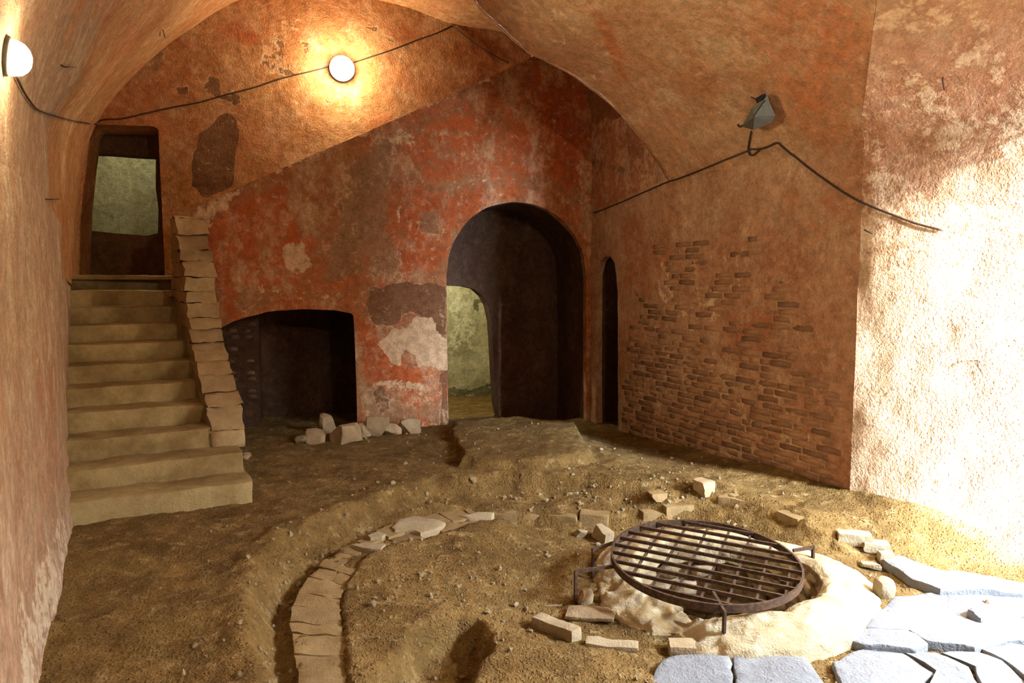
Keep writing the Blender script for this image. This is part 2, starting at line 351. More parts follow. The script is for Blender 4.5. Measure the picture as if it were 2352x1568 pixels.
def ground(x, y, fine=True):
    x = np.asarray(x, float); y = np.asarray(y, float); P = np.stack([x, y, np.zeros_like(x)], 1)
    w = 0.10 * fbm(P, 2.6, 4, 3, 0.6); wx = x + w; wy = y + 0.10 * fbm(P, 2.6, 4, 31, 0.6)
    d, sd, *_ = seg_near(wx, wy, SCARP); sd = -sd * d                     # positive towards the well
    r = np.hypot(x - WELL[0], y - WELL[1])
    z = 0.0 - 0.15 * sstep(-0.02, 0.17 + 0.75 * sstep(0.9, 1.9, x), sd)
    far = sstep(5.6, 6.4, y) * sstep(-0.4, 0.3, x); z = z + far * 0.05 * sstep(0.0, 0.1, sd)
    # the earth banked up at the edge of the scarp
    z = z + 0.02 * np.exp(-((sd + 0.06) / 0.08) ** 2)
    ins = sstep(0.15, 0.5, sd)
    z = z - 0.08 * ins * sstep(2.15, 1.15, r)
    dk, sk, *_ = seg_near(wx, wy, [tuple(p) for p in KERB]); kd = -sk * dk
    z = z - 0.07 * sstep(-0.02, 0.08, kd) * sstep(0.9, 0.3, kd) * (dk < 1.5)
    # trench beside the brick ring, bed of the ring
    do, so, *_ = seg_near(x, y, [tuple(p) for p in RING_O]); od = -so * do
    inr = in_poly(x, y, RING_POLY)
    z = np.where(inr, -0.152, z)
    z = z - 0.055 * np.exp(-((od + 0.07) / 0.07) ** 2) * (sd > 0.0) * ~inr
    di, si, *_ = seg_near(x, y, [tuple(p) for p in RING_I]); idd = -si * di
    z = np.where((idd > 0) & (di < 0.45) & ~inr, z * sstep(0.0, 0.45, di) + (-0.122) * (1 - sstep(0.0, 0.45, di)), z)
    # slab in front of the arch
    dp, _, _, _, _ = seg_near(wx, wy, PLAT, True); ip = in_poly(wx, wy, PLAT); sdp = np.where(ip, dp, -dp)
    z = z + 0.095 * sstep(-0.06, 0.01, sdp) * sstep(9.3, 8.4, y)
    # lower floor between slab and right wall
    rt = (x - RC[0]) * (-_rd[1]) + (y - RC[1]) * _rd[0]                   # distance from the right wall, positive into the room
    z = z - 0.07 * sstep(1.0, 0.4, rt) * sstep(6.2, 7.0, y) * (1 - ip)
    z = z + 0.07 * np.exp(-np.maximum(rt, 0) / 0.14) * sstep(8.4, 7.0, y)
    # pit in the foreground and mound beside it
    dq, _, _, _, _ = seg_near(wx, wy, PIT, True); iq = in_poly(wx, wy, PIT); sdq = np.where(iq, dq, -dq)
    z = z - 0.19 * sstep(-0.02, 0.10, sdq)
    z = z + 0.05 * np.exp(-((x - 0.42) ** 2 + (y - 3.35) ** 2) / 0.12)
    # foreground right: earth under the paving
    k1 = sstep(3.75, 3.45, y) * sstep(0.7, 1.1, x); z = z * (1 - k1) - 0.235 * k1
    k2 = sstep(2.05, 2.5, x) * sstep(5.2, 4.5, y); z = z * (1 - k2) - 0.195 * k2
    fo = (x - FA[0]) * fn[0] + (y - FA[1]) * fn[1]; fu_ = (x - FA[0]) * fd[0] + (y - FA[1]) * fd[1]
    z = z - 0.30 * sstep(0.15, 0.75, fo) * (fu_ > 1.7)
    if fine:
        z = z + 0.030 * fbm(P, 1.7, 3, 5) + 0.016 * fbm(P, 6.5, 4, 8) * (1 + 1.2 * np.exp(-((sd - 0.1) / 0.2) ** 2)) + 0.010 * fbm(P, 17, 3, 14) + 0.006 * fbm(P, 36, 2, 12)
        z = z + 0.012 * np.maximum(fbm(P, 14, 3, 77) - 0.1, 0)
        w2 = np.exp(-((sd - 0.06) / 0.10) ** 2); z = z + 0.03 * w2 * fbm(P, 9, 3, 21)
    zz = np.where(r < 0.72, -1.6, z)
    return zz

xs = np.concatenate([np.arange(-6.6, -3.7, 0.06), np.arange(-3.7, 3.2, 0.0225), np.arange(3.2, 6.6, 0.06)])
ys = np.concatenate([np.arange(-3.4, 2.5, 0.15), np.arange(2.5, 6.6, 0.0225), np.arange(6.6, 12.2, 0.045)])
X, Y = np.meshgrid(xs, ys, indexing='ij'); Z = ground(X.ravel(), Y.ravel())
nx_, ny_ = X.shape; ZG = Z.reshape(nx_, ny_)
def gz(x, y):
    i = int(np.clip(np.searchsorted(xs, x) - 1, 0, nx_ - 2)); j = int(np.clip(np.searchsorted(ys, y) - 1, 0, ny_ - 2)); a = (x - xs[i]) / (xs[i + 1] - xs[i]); b = (y - ys[j]) / (ys[j + 1] - ys[j])
    return float(ZG[i, j] * (1 - a) * (1 - b) + ZG[i + 1, j] * a * (1 - b) + ZG[i, j + 1] * (1 - a) * b + ZG[i + 1, j + 1] * a * b)
ii = np.arange(nx_ * ny_).reshape(nx_, ny_)
FQ = np.stack([ii[:-1, :-1], ii[1:, :-1], ii[1:, 1:], ii[:-1, 1:]], -1).reshape(-1, 4)
keep = ~((np.hypot(X[:-1, :-1] - WELL[0], Y[:-1, :-1] - WELL[1]) < 0.66).ravel())
floor = structure(link('floor', np.stack([X.ravel(), Y.ravel(), Z], 1), FQ[keep], M['earth']), 'trodden earth floor with an excavated ring around the well')

# ------------------------------------------------------------------ wall panels
def panel(name, O, U, N, outline, holes, cell, depth, mat, amp=0.012, s=0, masks=None, backdir=None, jag=0.0):
    O, U, N = (np.array(v, float) for v in (O, U, N)); V3 = np.array([0, 0, 1.0])
    if jag:
        holes = [[(a + jag * b1, b + jag * b2) for (a, b), b1, b2 in zip(h, fbm(np.array([(p[0], p[1], 3.0) for p in h]), 9, 3, s + 2), fbm(np.array([(p[0], p[1], 8.0) for p in h]), 9, 3, s + 3))] for h in holes]
    u0 = min(p[0] for p in outline); u1 = max(p[0] for p in outline); v0 = min(p[1] for p in outline); v1 = max(p[1] for p in outline)
    us = np.linspace(u0, u1, max(2, int((u1 - u0) / cell) + 1)); vv = np.linspace(v0, v1, max(2, int((v1 - v0) / cell) + 1))
    UU, VV = np.meshgrid(us, vv, indexing='ij'); nu, nv = UU.shape; uu = UU.ravel().copy(); wv = VV.ravel().copy()
    cu = (UU[:-1, :-1] + UU[1:, 1:]) / 2; cv = (VV[:-1, :-1] + VV[1:, 1:]) / 2
    k = in_poly(cu, cv, outline)
    for h in holes: k &= ~in_poly(cu, cv, h)
    cnt = np.zeros((nu, nv), int); cnt[:-1, :-1] += k; cnt[1:, :-1] += k; cnt[:-1, 1:] += k; cnt[1:, 1:] += k
    bnd = ((cnt > 0) & (cnt < 4)).ravel()
    bu = uu[bnd]; bv = wv[bnd]; best = np.full(bu.shape, 1e9); tu = bu.copy(); tv = bv.copy()
    for pl in [outline] + holes:
        d, _, px, py, _ = seg_near(bu, bv, pl, True); m = d < best; best = np.where(m, d, best); tu = np.where(m, px, tu); tv = np.where(m, py, tv)
    ok = best < cell * 1.6; uu[bnd] = np.where(ok, tu, bu); wv[bnd] = np.where(ok, tv, bv)
    P = O + uu[:, None] * U + wv[:, None] * V3
    P = P + N * (amp * (fbm(P, 1.6, 3, s) * 1.4 + fbm(P, 6, 4, s + 3) * 0.6))[:, None]
    id2 = np.arange(nu * nv).reshape(nu, nv); fq = np.stack([id2[:-1, :-1], id2[1:, :-1], id2[1:, 1:], id2[:-1, 1:]], -1)[k]
    if np.dot(np.cross(U, V3), N) < 0: fq = fq[:, ::-1]
    used = np.unique(fq); rm = -np.ones(nu * nv, int); rm[used] = np.arange(len(used)); fq = rm[fq]; V = P[used]
    mk = np.zeros((len(used), 3)) if masks is None else masks(uu[used], wv[used])
    faces = [tuple(f) for f in fq]
    if depth:
        ed = {}
        for f in faces:
            for a, b in zip(f, f[1:] + f[:1]):
                ed[(a, b)] = ed.get((a, b), 0) + 1
        be = [(a, b) for (a, b) in ed if (b, a) not in ed]
        bd = np.array(backdir, float) if backdir is not None else -N
        bvs = sorted({a for e in be for a in e}); V = list(V); mk = list(mk); lay = []
        nl = max(1, int(depth / 0.06)) if depth < 0.7 else 6
        prev = {a: a for a in bvs}
        for q in range(1, nl + 1):
            cur = {}
            for a in bvs:
                cur[a] = len(V); V.append(V[a] + bd * depth * q / nl + 0.006 * np.sin(13.0 * V[a] + q)); mk.append(mk[a] * 0)
            for a, b in be: faces.append((b, a, cur[a], cur[b])) if False else faces.append((prev[b], prev[a], cur[a], cur[b]))
            prev = cur
        V = np.array(V); mk = np.array(mk)
    return link(name, V, faces, mat, mask=mk, auto=50)
def uvF(px, py, off=0.0):
    q = onV(px, py, FA + fn * off, FA + fn * off + fd); return float((q[:2] - FA - fn * off) @ fd), float(q[2])
def uvR(px, py):
    q = onV(px, py, R0, R1); return float((RC - q[:2]) @ _rd), float(q[2])
def patch_masks(conv, fields):
    """fields: (channel, weight, softness, pixel polygon measured in the photograph) turned into plan fields of the wall"""
    fs = [(c, w, so, [conv(*p) for p in pl]) for c, w, so, pl in fields]
    def f(u, v):
        m = np.zeros((len(u), 4))
        for c, w, so, pl in fs:
            d, _, _, _, _ = seg_near(u, v, pl, True); i = in_poly(u, v, pl); sd = np.where(i, d, -d); q3 = np.stack([u, v, u * 0 + c], 1)
            sd = sd + (0.05 + 0.9 * so) * fbm(q3, 3.2, 5, 7, 0.75)
            m[:, c] = np.maximum(m[:, c], w * sstep(-so, so, sd))
        return m
    return f

# front wall with the hearth recess and the tall arch
top_l = uvF(436, 482); top_r = uvF(1228, 130); uRC = float((RC - FA) @ fd)
slope_pts = [uvF(436, 482), uvF(560, 425), uvF(700, 363), uvF(860, 296), uvF(1000, 233), uvF(1120, 180), uvF(1228, 128)]
hearth = [uvF(440, 1025), uvF(440, 790)] + [tuple(p) for p in smooth_pts([uvF(*p) for p in [(480, 762), (520, 745), (580, 724), (640, 713), (700, 710), (760, 712), (806, 719)]], 4)] + [uvF(812, 725), uvF(816, 780), uvF(820, 880), uvF(822, 1000)]
hearth = [(max(a, top_l[0] + 0.12), b) for a, b in hearth]; hearth[0] = (hearth[0][0], -0.3); hearth[-1] = (hearth[-1][0], -0.3)
arch = [uvF(1030, 1000), uvF(1028, 850), uvF(1026, 720)] + [tuple(p) for p in smooth_pts([uvF(*p) for p in [(1025, 640), (1031, 590), (1045, 553), (1068, 515), (1100, 487), (1140, 470), (1190, 464), (1240, 474), (1285, 500), (1320, 540), (1340, 585), (1347, 640)]], 4)] + [uvF(1347, 760), uvF(1346, 985)]
arch[0] = (arch[0][0], -0.3); arch[-1] = (arch[-1][0], -0.3)
outF = [(top_l[0], -0.35)] + slope_pts + [(top_r[0] + 0.02, 5.9), (uRC + 0.02, 5.9), (uRC + 0.02, -0.35)]
fields = [
    (0, 0.9, 0.05, [(872, 790), (900, 757), (935, 747), (952, 725), (990, 730), (1000, 760), (1015, 775), (1028, 780), (1029, 846), (962, 845), (950, 815), (925, 790), (915, 832), (888, 820)]),
    (0, 0.55, 0.10, [(445, 470), (520, 440), (540, 455), (500, 500), (470, 530), (455, 500)]),
    (0, 0.42, 0.10, [(560, 640), (640, 650), (760, 665), (800, 660), (820, 690), (740, 705), (620, 695), (560, 690)]),
    (0, 0.5, 0.04, [(905, 470), (925, 460), (925, 640), (918, 640)]),
    (0, 0.40, 0.08, [(870, 880), (990, 870), (1000, 900), (930, 930), (880, 930)]),
    (0, 0.35, 0.10, [(930, 900), (1000, 900), (990, 985), (940, 985)]),
    (1, 0.85, 0.06, [(845, 660), (930, 645), (1024, 655), (1026, 778), (1004, 762), (990, 728), (945, 722), (905, 752), (866, 742), (840, 700)]),
    (3, 0.52, 0.12, [(470, 545), (520, 530), (540, 560), (500, 590)]), (0, 0.5, 0.05, [(640, 560), (700, 555), (720, 610), (680, 640), (645, 610)]), (0, 0.42, 0.08, [(1000, 330), (1070, 320), (1060, 370), (1010, 380)]), (0, 0.44, 0.06, [(880, 300), (960, 285), (950, 345), (900, 350)]), (0, 0.42, 0.04, [(1100, 408), (1160, 400), (1158, 415), (1105, 420)]), (1, 0.55, 0.02, [(828, 740), (842, 735), (840, 752), (830, 752)]),
    (1, 0.62, 0.04, [(800, 770), (812, 770), (812, 784), (802, 784)]), (1, 0.6, 0.05, [(850, 900), (880, 880), (900, 940), (870, 960)]), (0, 0.5, 0.05, [(860, 880), (900, 870), (990, 880), (960, 900), (900, 895)]),
    (3, 0.54, 0.12, [(835, 880), (930, 930), (1020, 900), (1027, 985), (835, 985)]),
    (1, 0.60, 0.03, [(1008, 860), (1030, 850), (1030, 985), (1012, 985)]),
    (3, 0.56, 0.16, [(770, 450), (800, 380), (870, 310), (920, 300), (905, 420), (910, 500), (925, 640), (730, 655), (745, 540)]),
    (3, 0.75, 0.05, [(965, 490), (1000, 480), (1015, 505), (1005, 535), (970, 530)]),
    (1, 0.35, 0.15, [(1290, 380), (1350, 400), (1360, 560), (1310, 470)]),
    (2, 0.8, 0.18, [(1225, 150), (1290, 140), (1360, 230), (1380, 480), (1310, 440), (1250, 330), (1190, 260)]),
    (0, 0.46, 0.025, [(445, 468), (600, 400), (860, 288), (1100, 182), (1228, 122), (1228, 140), (1100, 196), (860, 304), (600, 418), (470, 500)]),
    (2, 1.0, 0.16, [(455, 500), (640, 430), (700, 560), (680, 640), (560, 660), (540, 720), (515, 740), (480, 620)]),
    (2, 0.9, 0.10, [(822, 720), (870, 760), (900, 830), (1010, 850), (1000, 880), (850, 880), (825, 850)]),
    (2, 0.7, 0.20, [(930, 440), (1200, 420), (1350, 460), (1355, 620), (1330, 560), (1190, 455), (1040, 540), (1020, 640), (930, 640)]),
    (2, 0.6, 0.25, [(900, 330), (1230, 150), (1350, 300), (1350, 420), (1000, 420)])]
wall_front = structure(panel('wall_front', FO, FU, FNORM, outF, [hearth, arch], 0.024, 0.12, M['front'], 0.012, 4, patch_masks(uvF, fields), jag=0.012), 'red washed plaster wall with arch and hearth recess under the upper stair flight')

# rear wall with the doorway at the head of the stairs
def uvB(px, py):
    q = onV(px, py, BW0, BW1); return float((q[:2] - BW0) @ fd), float(q[2])
door_b = [uvB(176, 660), uvB(176, 560), uvB(180, 480), uvB(190, 380), uvB(203, 300), uvB(212, 286), uvB(290, 288), uvB(350, 290), uvB(364, 296), uvB(368, 400), uvB(376, 560), uvB(380, 660)]
bo = BW0 + 0 * fd
outB = [(uvB(60, 500)[0], 1.45), (uvB(60, 500)[0], 6.9), (uvB(1320, 100)[0], 6.9), (uvB(1320, 100)[0], 3.0), (uvB(800, 100)[0], 3.0), (uvB(560, 100)[0], 1.9), (uvB(420, 100)[0], 1.45)]
fieldsB = [
    (1, 0.95, 0.03, [(518, 252), (540, 268), (550, 320), (542, 380), (532, 428), (500, 440), (475, 452), (440, 425), (438, 370), (458, 312), (490, 280)]),
    (1, 0.62, 0.04, [(478, 165), (505, 180), (512, 215), (540, 210), (560, 230), (540, 250), (500, 232), (455, 215), (470, 190)]),
    (1, 0.50, 0.05, [(690, 95), (745, 100), (750, 118), (700, 120)]),
    (1, 0.55, 0.03, [(832, 55), (870, 62), (865, 72), (836, 70)]), (1, 0.55, 0.03, [(888, 82), (910, 92), (905, 100), (890, 95)]),
    (1, 0.55, 0.03, [(738, 222), (765, 235), (758, 248), (742, 240)]), (1, 0.55, 0.03, [(815, 200), (828, 215), (822, 232)]), (1, 0.55, 0.03, [(692, 205), (710, 222), (700, 230)]),
    (1, 0.42, 0.10, [(590, 80), (660, 60), (650, 170), (600, 150)]), (1, 0.55, 0.04, [(600, 140), (640, 150), (690, 172), (660, 178), (610, 165)]), (1, 0.55, 0.03, [(770, 232), (800, 236), (795, 246), (772, 244)]), (1, 0.6, 0.03, [(520, 205), (555, 212), (558, 240), (540, 248)]), (0, 0.6, 0.03, [(515, 203), (540, 205), (538, 214), (518, 214)]), (3, 0.5, 0.1, [(300, 120), (380, 110), (370, 190), (290, 190)]),
    (1, 0.50, 0.03, [(405, 200), (432, 200), (432, 222), (408, 218)]),
    (0, 0.35, 0.1, [(270, 240), (330, 230), (330, 265), (270, 270)]), (0, 0.38, 0.1, [(620, 30), (720, 10), (700, 60), (650, 90)]),
    (2, 0.7, 0.2, [(500, 30), (600, 10), (610, 120), (500, 90)]), (2, 0.6, 0.2, [(860, 40), (1000, 40), (1000, 110), (900, 100)])]
wall_rear = structure(panel('wall_back', np.array([BW0[0], BW0[1], 0.0]), FU, FNORM, outB, [door_b], 0.03, 0.62, M['rear'], 0.016, 14, patch_masks(uvB, fieldsB), jag=0.012), 'orange plaster lunette wall behind the stairs')

# ------------------------------------------------------------------ right wall and the daylit splay
nich = [uvR(1420, 1000), uvR(1420, 700), uvR(1418, 640), uvR(1413, 605), uvR(1402, 588), uvR(1388, 588), uvR(1378, 600), uvR(1371, 630), uvR(1369, 700), uvR(1369, 1000)]
nich[0] = (nich[0][0], -0.3); nich[-1] = (nich[-1][0], -0.3)
RLEN = float((RC - R1) @ _rd)
RUV = np.array([-_rd[0], -_rd[1], 0]); RNV = np.array([-_rd[1], _rd[0], 0.0])
uE = float((RC - ER[:2]) @ _rd)
outR = [(-0.02, -0.6), (-0.02, 3.9), (uE - 0.05, 3.9), (uE, Z_SPR), (RLEN, Z_SPR), (RLEN, -0.6)]
BRICK_ZONE = [(1425, 780), (1480, 740), (1540, 640), (1555, 540), (1610, 560), (1640, 640), (1650, 780), (1760, 800), (1850, 830), (1945, 930), (1948, 1190), (1850, 1160), (1700, 1090), (1560, 1010), (1425, 940)]
fieldsR = [
    (1, 0.30, 0.15, [(1440, 800), (1640, 790), (1900, 960), (1940, 1180), (1700, 1090), (1450, 960)]),
    (0, 0.36, 0.15, [(1520, 560), (1700, 560), (1740, 640), (1680, 760), (1560, 830), (1480, 780)]),
    (0, 0.50, 0.05, [(1825, 770), (1870, 750), (1860, 790), (1830, 790)]),
    (1, 0.7, 0.02, [(1786, 644), (1804, 642), (1803, 656), (1788, 656)]), (1, 0.7, 0.02, [(1700, 728), (1712, 726), (1712, 742), (1700, 742)]), (1, 0.7, 0.02, [(1826, 788), (1836, 788), (1834, 808), (1826, 806)]),
    (2, 1.0, 0.08, [(1350, 495), (1440, 455), (1538, 414), (1480, 318), (1380, 212), (1300, 150)]), (1, 0.40, 0.08, [(1350, 495), (1440, 455), (1538, 414), (1480, 318), (1380, 212), (1300, 150)]),
    (2, 0.6, 0.2, [(1420, 500), (1540, 450), (1560, 600), (1440, 760)]), (2, 0.6, 0.2, [(1640, 700), (1800, 700), (1780, 830), (1660, 830)]), (2, 0.5, 0.2, [(1760, 420), (1940, 420), (1940, 560), (1780, 520)])]
wall_right = structure(panel('wall_right', np.array([RC[0], RC[1], 0.0]), RUV, RNV, outR, [nich], 0.028, 0.10, M['right'], 0.016, 24, patch_masks(uvR, fieldsR), jag=0.02), 'long right wall of worn plaster and brick')
nb = np.array([RC[0], RC[1], 0.0]) - RNV * 0.09; nu0, nu1 = nich[-1][0], nich[0][0]
V, F = [], []
prof = [(nu0 - 0.02, -0.3), (nu0 - 0.02, 1.95), (nu0 + 0.1, 2.4), ((nu0 + nu1) / 2, 2.5), (nu1 - 0.1, 2.4), (nu1 + 0.02, 1.95), (nu1 + 0.02, -0.3)]
for k in range(9):
    for u, v in prof: V.append(nb + RUV * u + np.array([0, 0, v]) - RNV * 0.10 * k)
for k in range(8):
    for j in range(len(prof) - 1): a = k * 7 + j; F.append((a, a + 1, a + 8, a + 7))
F.append(tuple(8 * 7 + j for j in range(7)))
structure(link('wall_niche', V, F, M['soot'], smooth=False, mask=np.zeros((len(V), 3))), 'dark narrow passage in the right wall')  # shade of the passage put into its dark lining colour

# ------------------------------------------------------------------ vaults
def E_uv(px, py):
    q = onV(px, py, EL, ER[:2]); return float((q[:2] - EL) @ (ER[:2] - EL) / np.dot(ER[:2] - EL, ER[:2] - EL)), float(q[2])
right_edge = [E_uv(*p) for p in [(1110, 22), (1150, 58), (1190, 96), (1229, 128), (1262, 142), (1300, 162), (1340, 186), (1380, 217), (1430, 262), (1480, 322), (1515, 374), (1540, 415)]]
left_edge = [(0.0, 2.3), (0.0, 2.9), E_uv(186, 190), E_uv(212, 130), E_uv(245, 65), E_uv(290, 0)]
crown = [(0.16, 4.72), (0.27, 5.12), (0.38, 5.22), (0.50, 5.10)]
prE = left_edge + crown + right_edge
prE = [(max(0.0, u), z) for u, z in prE]; prE[-1] = (1.0, Z_SPR)
ek = len(prE) - 9
smo = [list(p) for p in prE]
us_ = [p[0] for p in right_edge]
def dens(pr, n=6):
    out = []
    for (a, b), (c, d) in zip(pr[:-1], pr[1:]):
        for j in range(n): out.append((a + (c - a) * j / n, b + (d - b) * j / n))
    out.append(pr[-1]); return np.array(out)
DE = dens(prE, 7)
DS = DE.copy()                                              # smoothed profile away from the broken end
for _ in range(60): DS[1:-1] = 0.5 * DS[1:-1] + 0.25 * (DS[:-2] + DS[2:])
ML, MR = np.array([-1.0, 0.85]), R1 + (R1 - R0) * ((R1[1] - 0.85) / (R0[1] - R1[1])); NL, NR = np.array([-1.0, -3.0]), np.array([MR[0], -3.0])
def vault_pt(k, s):
    """row k of the profile, s 0 at the end arch .. 1 at y=0.85 .. 2 behind"""
    bl = min(1.0, s * 3.0) if s < 1 else 1.0
    u, z = DE[k] * (1 - bl) + DS[k] * bl
    def left(s):
        y = EL[1] + (ML[1] - EL[1]) * s
        return np.array([np.interp(y, [0.85, 2.90, 4.86, 9.25], [-1.0, -2.164, -3.266, -5.9]), y])
    if s <= 1: l = left(s); r = ER[:2] + (MR - ER[:2]) * s
    else: l = ML + (NL - ML) * (s - 1); r = MR + (NR - MR) * (s - 1)
    p = l + (r - l) * u; return np.array([p[0], p[1], z])
crease_px = ([-600, 0, 200, 415, 700], [2090, 2010, 1985, 1958, 1946])
NK = len(DE); sc_row = np.zeros(NK)
for k in range(NK):
    if DE[k][0] < 0.5: sc_row[k] = np.nan; continue
    best = None
    for s in np.linspace(0.02, 1.0, 300):
        px, py = proj(vault_pt(k, s))
        if px >= np.interp(py, *crease_px): best = s; break
    sc_row[k] = best if best else 1.0
sfoot = float((ER[1] - R1[1]) / (ER[1] - MR[1])); sc_row[-1] = sfoot
ok = ~np.isnan(sc_row); sc_row[~ok] = sc_row[ok][0]
for _ in range(6): sc_row[1:-1] = 0.5 * sc_row[1:-1] + 0.25 * (sc_row[:-2] + sc_row[2:])
sc_row[-1] = sfoot
N1, N2 = 90, 60; V = []; keepF = []; zrow = DE[:, 1]
for k in range(NK):
    for j in range(N1 + 1): V.append(vault_pt(k, sc_row[k] * j / N1))
    for j in range(1, N2 + 1): V.append(vault_pt(k, sc_row[k] + (2 - sc_row[k]) * j / N2))
V = np.array(V); NC = N1 + N2 + 1; grid = V.reshape(NK, NC, 3)
du = np.gradient(grid, axis=0); dv = np.gradient(grid, axis=1); nrm = np.cross(dv, du); nrm /= np.linalg.norm(nrm, axis=2)[..., None] + 1e-9
nrm = np.where((nrm @ np.array([0, 0, -1.0]))[..., None] < 0, -nrm, nrm).reshape(-1, 3)
tv = np.repeat(np.sin(np.linspace(0, math.pi, NK)) ** 0.3, NC)[:, None]
Vd = V + nrm * (0.030 * fbm(V, 1.1, 3, 41) + 0.010 * fbm(V, 7, 3, 43))[:, None] * tv
vault_rows = [DS[k][1] for k in range(NK)]; k_rec = max(k for k in range(NK) if vault_rows[k] > Z_REC)
F = []
for k in range(NK - 1):
    for j in range(NC - 1):
        if j >= N1 and k >= k_rec: continue
        a = k * NC + j; F.append((a, a + 1, a + NC + 1, a + NC))
pxv, pyv = proj(V); front_ok = (V @ np.array([0, 1.0, 0])) > 1.0
vm = np.zeros((len(V), 3))
def vault_field(c, w, so, poly):
    d, _, _, _, _ = seg_near(pxv, pyv, poly, True); i = in_poly(pxv, pyv, poly); sd = np.where(i, d, -d); vm[:, c] = np.maximum(vm[:, c], np.where(front_ok, w * sstep(-so, so, sd), 0))
vault_field(2, 0.9, 10, [(1325, -20), (1350, -20), (1410, 70), (1445, 190), (1425, 180), (1385, 90)])
vault_field(2, 0.9, 6, [(268, -20), (288, -20), (222, 110), (188, 210), (182, 205), (208, 110)])
vault_field(0, 0.9, 3, [(288, -20), (298, -20), (236, 90), (200, 160), (215, 110)])
vault_field(2, 0.45, 60, [(1700, -20), (2010, -20), (1960, 420), (1780, 330)])
vault_field(0, 0.35, 40, [(1100, -20), (1300, -20), (1360, 130), (1500, 300), (1540, 410), (1380, 215), (1230, 125)])
ceiling = structure(link('ceiling', Vd, F, M['vault'], mask=vm), 'barrel vault of worn orange plaster')
ceiling.data.materials.append(M['left']); cf_ = Vd[np.array(F)].mean(1); kf_ = np.array([DE[f[0] // NC][0] for f in F]); jit = 0.05 * fbm(cf_, 2.5, 3, 5)
ceiling.data.polygons.foreach_set('material_index', ((kf_ < 0.3) & (cf_[:, 2] + jit * 12 < 3.5)).astype(np.int32))
# the vault's cut end: thickness upwards
edge = [grid[k, 0] for k in range(NK)]; V = []; F = []; k_trim = min(k for k in range(NK) if DE[k][0] > 0.42)
ed = (ER[:2] - EL) / np.linalg.norm(ER[:2] - EL); back = np.array([-ed[1], ed[0], 0.0])
for k in range(k_trim, NK):
    p = edge[k]; V += [p, p + back * 0.05 + np.array([0, 0, 0.01]), p + back * 0.12 + np.array([0, 0, 1.3])]
for k in range(NK - 1 - k_trim):
    for j in (0, 1): a = k * 3 + j; F.append((a, a + 1, a + 4, a + 3))
V = np.array(V); V = V + 0.012 * np.stack([fbm(V, 9, 3, 1), fbm(V, 9, 3, 2), fbm(V, 9, 3, 3)], 1) * (np.arange(len(V)) % 3 > 0)[:, None]
structure(link('trim_1', V, F, M['vault'], mask=np.zeros((len(V), 3))), 'broken end edge of the main vault')

# rear bay vault between the end arch and the rear wall
backarc = [uvB(*p) for p in [(176, 480), (200, 330), (230, 265), (262, 220), (300, 178), (350, 130), (400, 90), (450, 55), (500, 22), (570, -12), (640, -36), (720, -44), (800, -28), (870, 0), (950, 22), (1040, 56), (1110, 66), (1190, 82), (1290, 110)]]
bpts = [np.array([*(BW0 + fd * u), z]) for u, z in backarc]
lf = line_foot = np.array([np.interp(8.75, [4.86, 9.25], [-3.266, -5.9]), 8.75]); bpts = [np.array([bpts[0][0] - 0.05, bpts[0][1], 1.7])] + bpts
last = bpts[-1]; cornerB = last.copy()
bpts += [last + np.array([*(fd * d), -0.12 * d - 0.08 * d * d]) for d in (0.4, 0.9, 1.4, 1.9, 2.4)]
bp = np.array(smooth_pts(bpts, 4)); tt = np.linspace(0, 1, len(bp))
fe = [np.array([*(EL + (ER[:2] - EL) * u), z]) for u, z in [(0.0, 1.9), (0.0, 2.9)] + left_edge[2:] + [(0.16, 4.75), (0.27, 5.25), (0.38, 5.5), (0.52, 5.65), (0.65, 5.62), (0.78, 5.4), (0.88, 5.0), (0.95, 4.5), (0.985, 4.1), (1.0, 3.8)]]
fp = np.array(smooth_pts(fe, 4)); tf = np.linspace(0, 1, len(fp))
NT_ = 90; ts = np.linspace(0, 1, NT_); Bq = np.stack([np.interp(ts, tt, bp[:, i]) for i in range(3)], 1); Fq = np.stack([np.interp(ts, tf, fp[:, i]) for i in range(3)], 1)
NS = 50; V = []; cen_ = np.array([*(EL * 0.5 + ER[:2] * 0.5), 2.3]); Fq2 = cen_ + (Fq - cen_) * np.array([1.015, 1.015, 1.012]) - back * 0.18
for s in np.linspace(0, 1, NS + 1):
    V.append(Fq2 * (1 - s) + (Bq + np.array([*(fn * 0.06), 0])) * s)
V = np.array(V).reshape(-1, 3); V = V + (0.02 * fbm(V, 1.4, 3, 51))[:, None] * np.array([0.5, -0.5, -1.0])
F = [(i * NT_ + j, i * NT_ + j + 1, (i + 1) * NT_ + j + 1, (i + 1) * NT_ + j) for i in range(NS) for j in range(NT_ - 1)]
structure(link('ceiling_rear', V, F, M['rear'], mask=np.zeros((len(V), 3))), 'higher vault over the stair bay')
# right haunch of the rear bay: the wall above the springing curves inward
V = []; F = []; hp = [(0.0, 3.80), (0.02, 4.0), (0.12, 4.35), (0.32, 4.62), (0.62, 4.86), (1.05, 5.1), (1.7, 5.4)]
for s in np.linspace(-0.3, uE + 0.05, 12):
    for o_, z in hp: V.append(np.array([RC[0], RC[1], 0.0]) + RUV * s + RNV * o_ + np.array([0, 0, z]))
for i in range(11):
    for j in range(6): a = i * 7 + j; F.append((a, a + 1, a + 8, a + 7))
structure(link('wall_haunch', V, F, M['haunch'], mask=np.zeros((len(V), 3))), 'curved haunch above the right wall by the front wall')
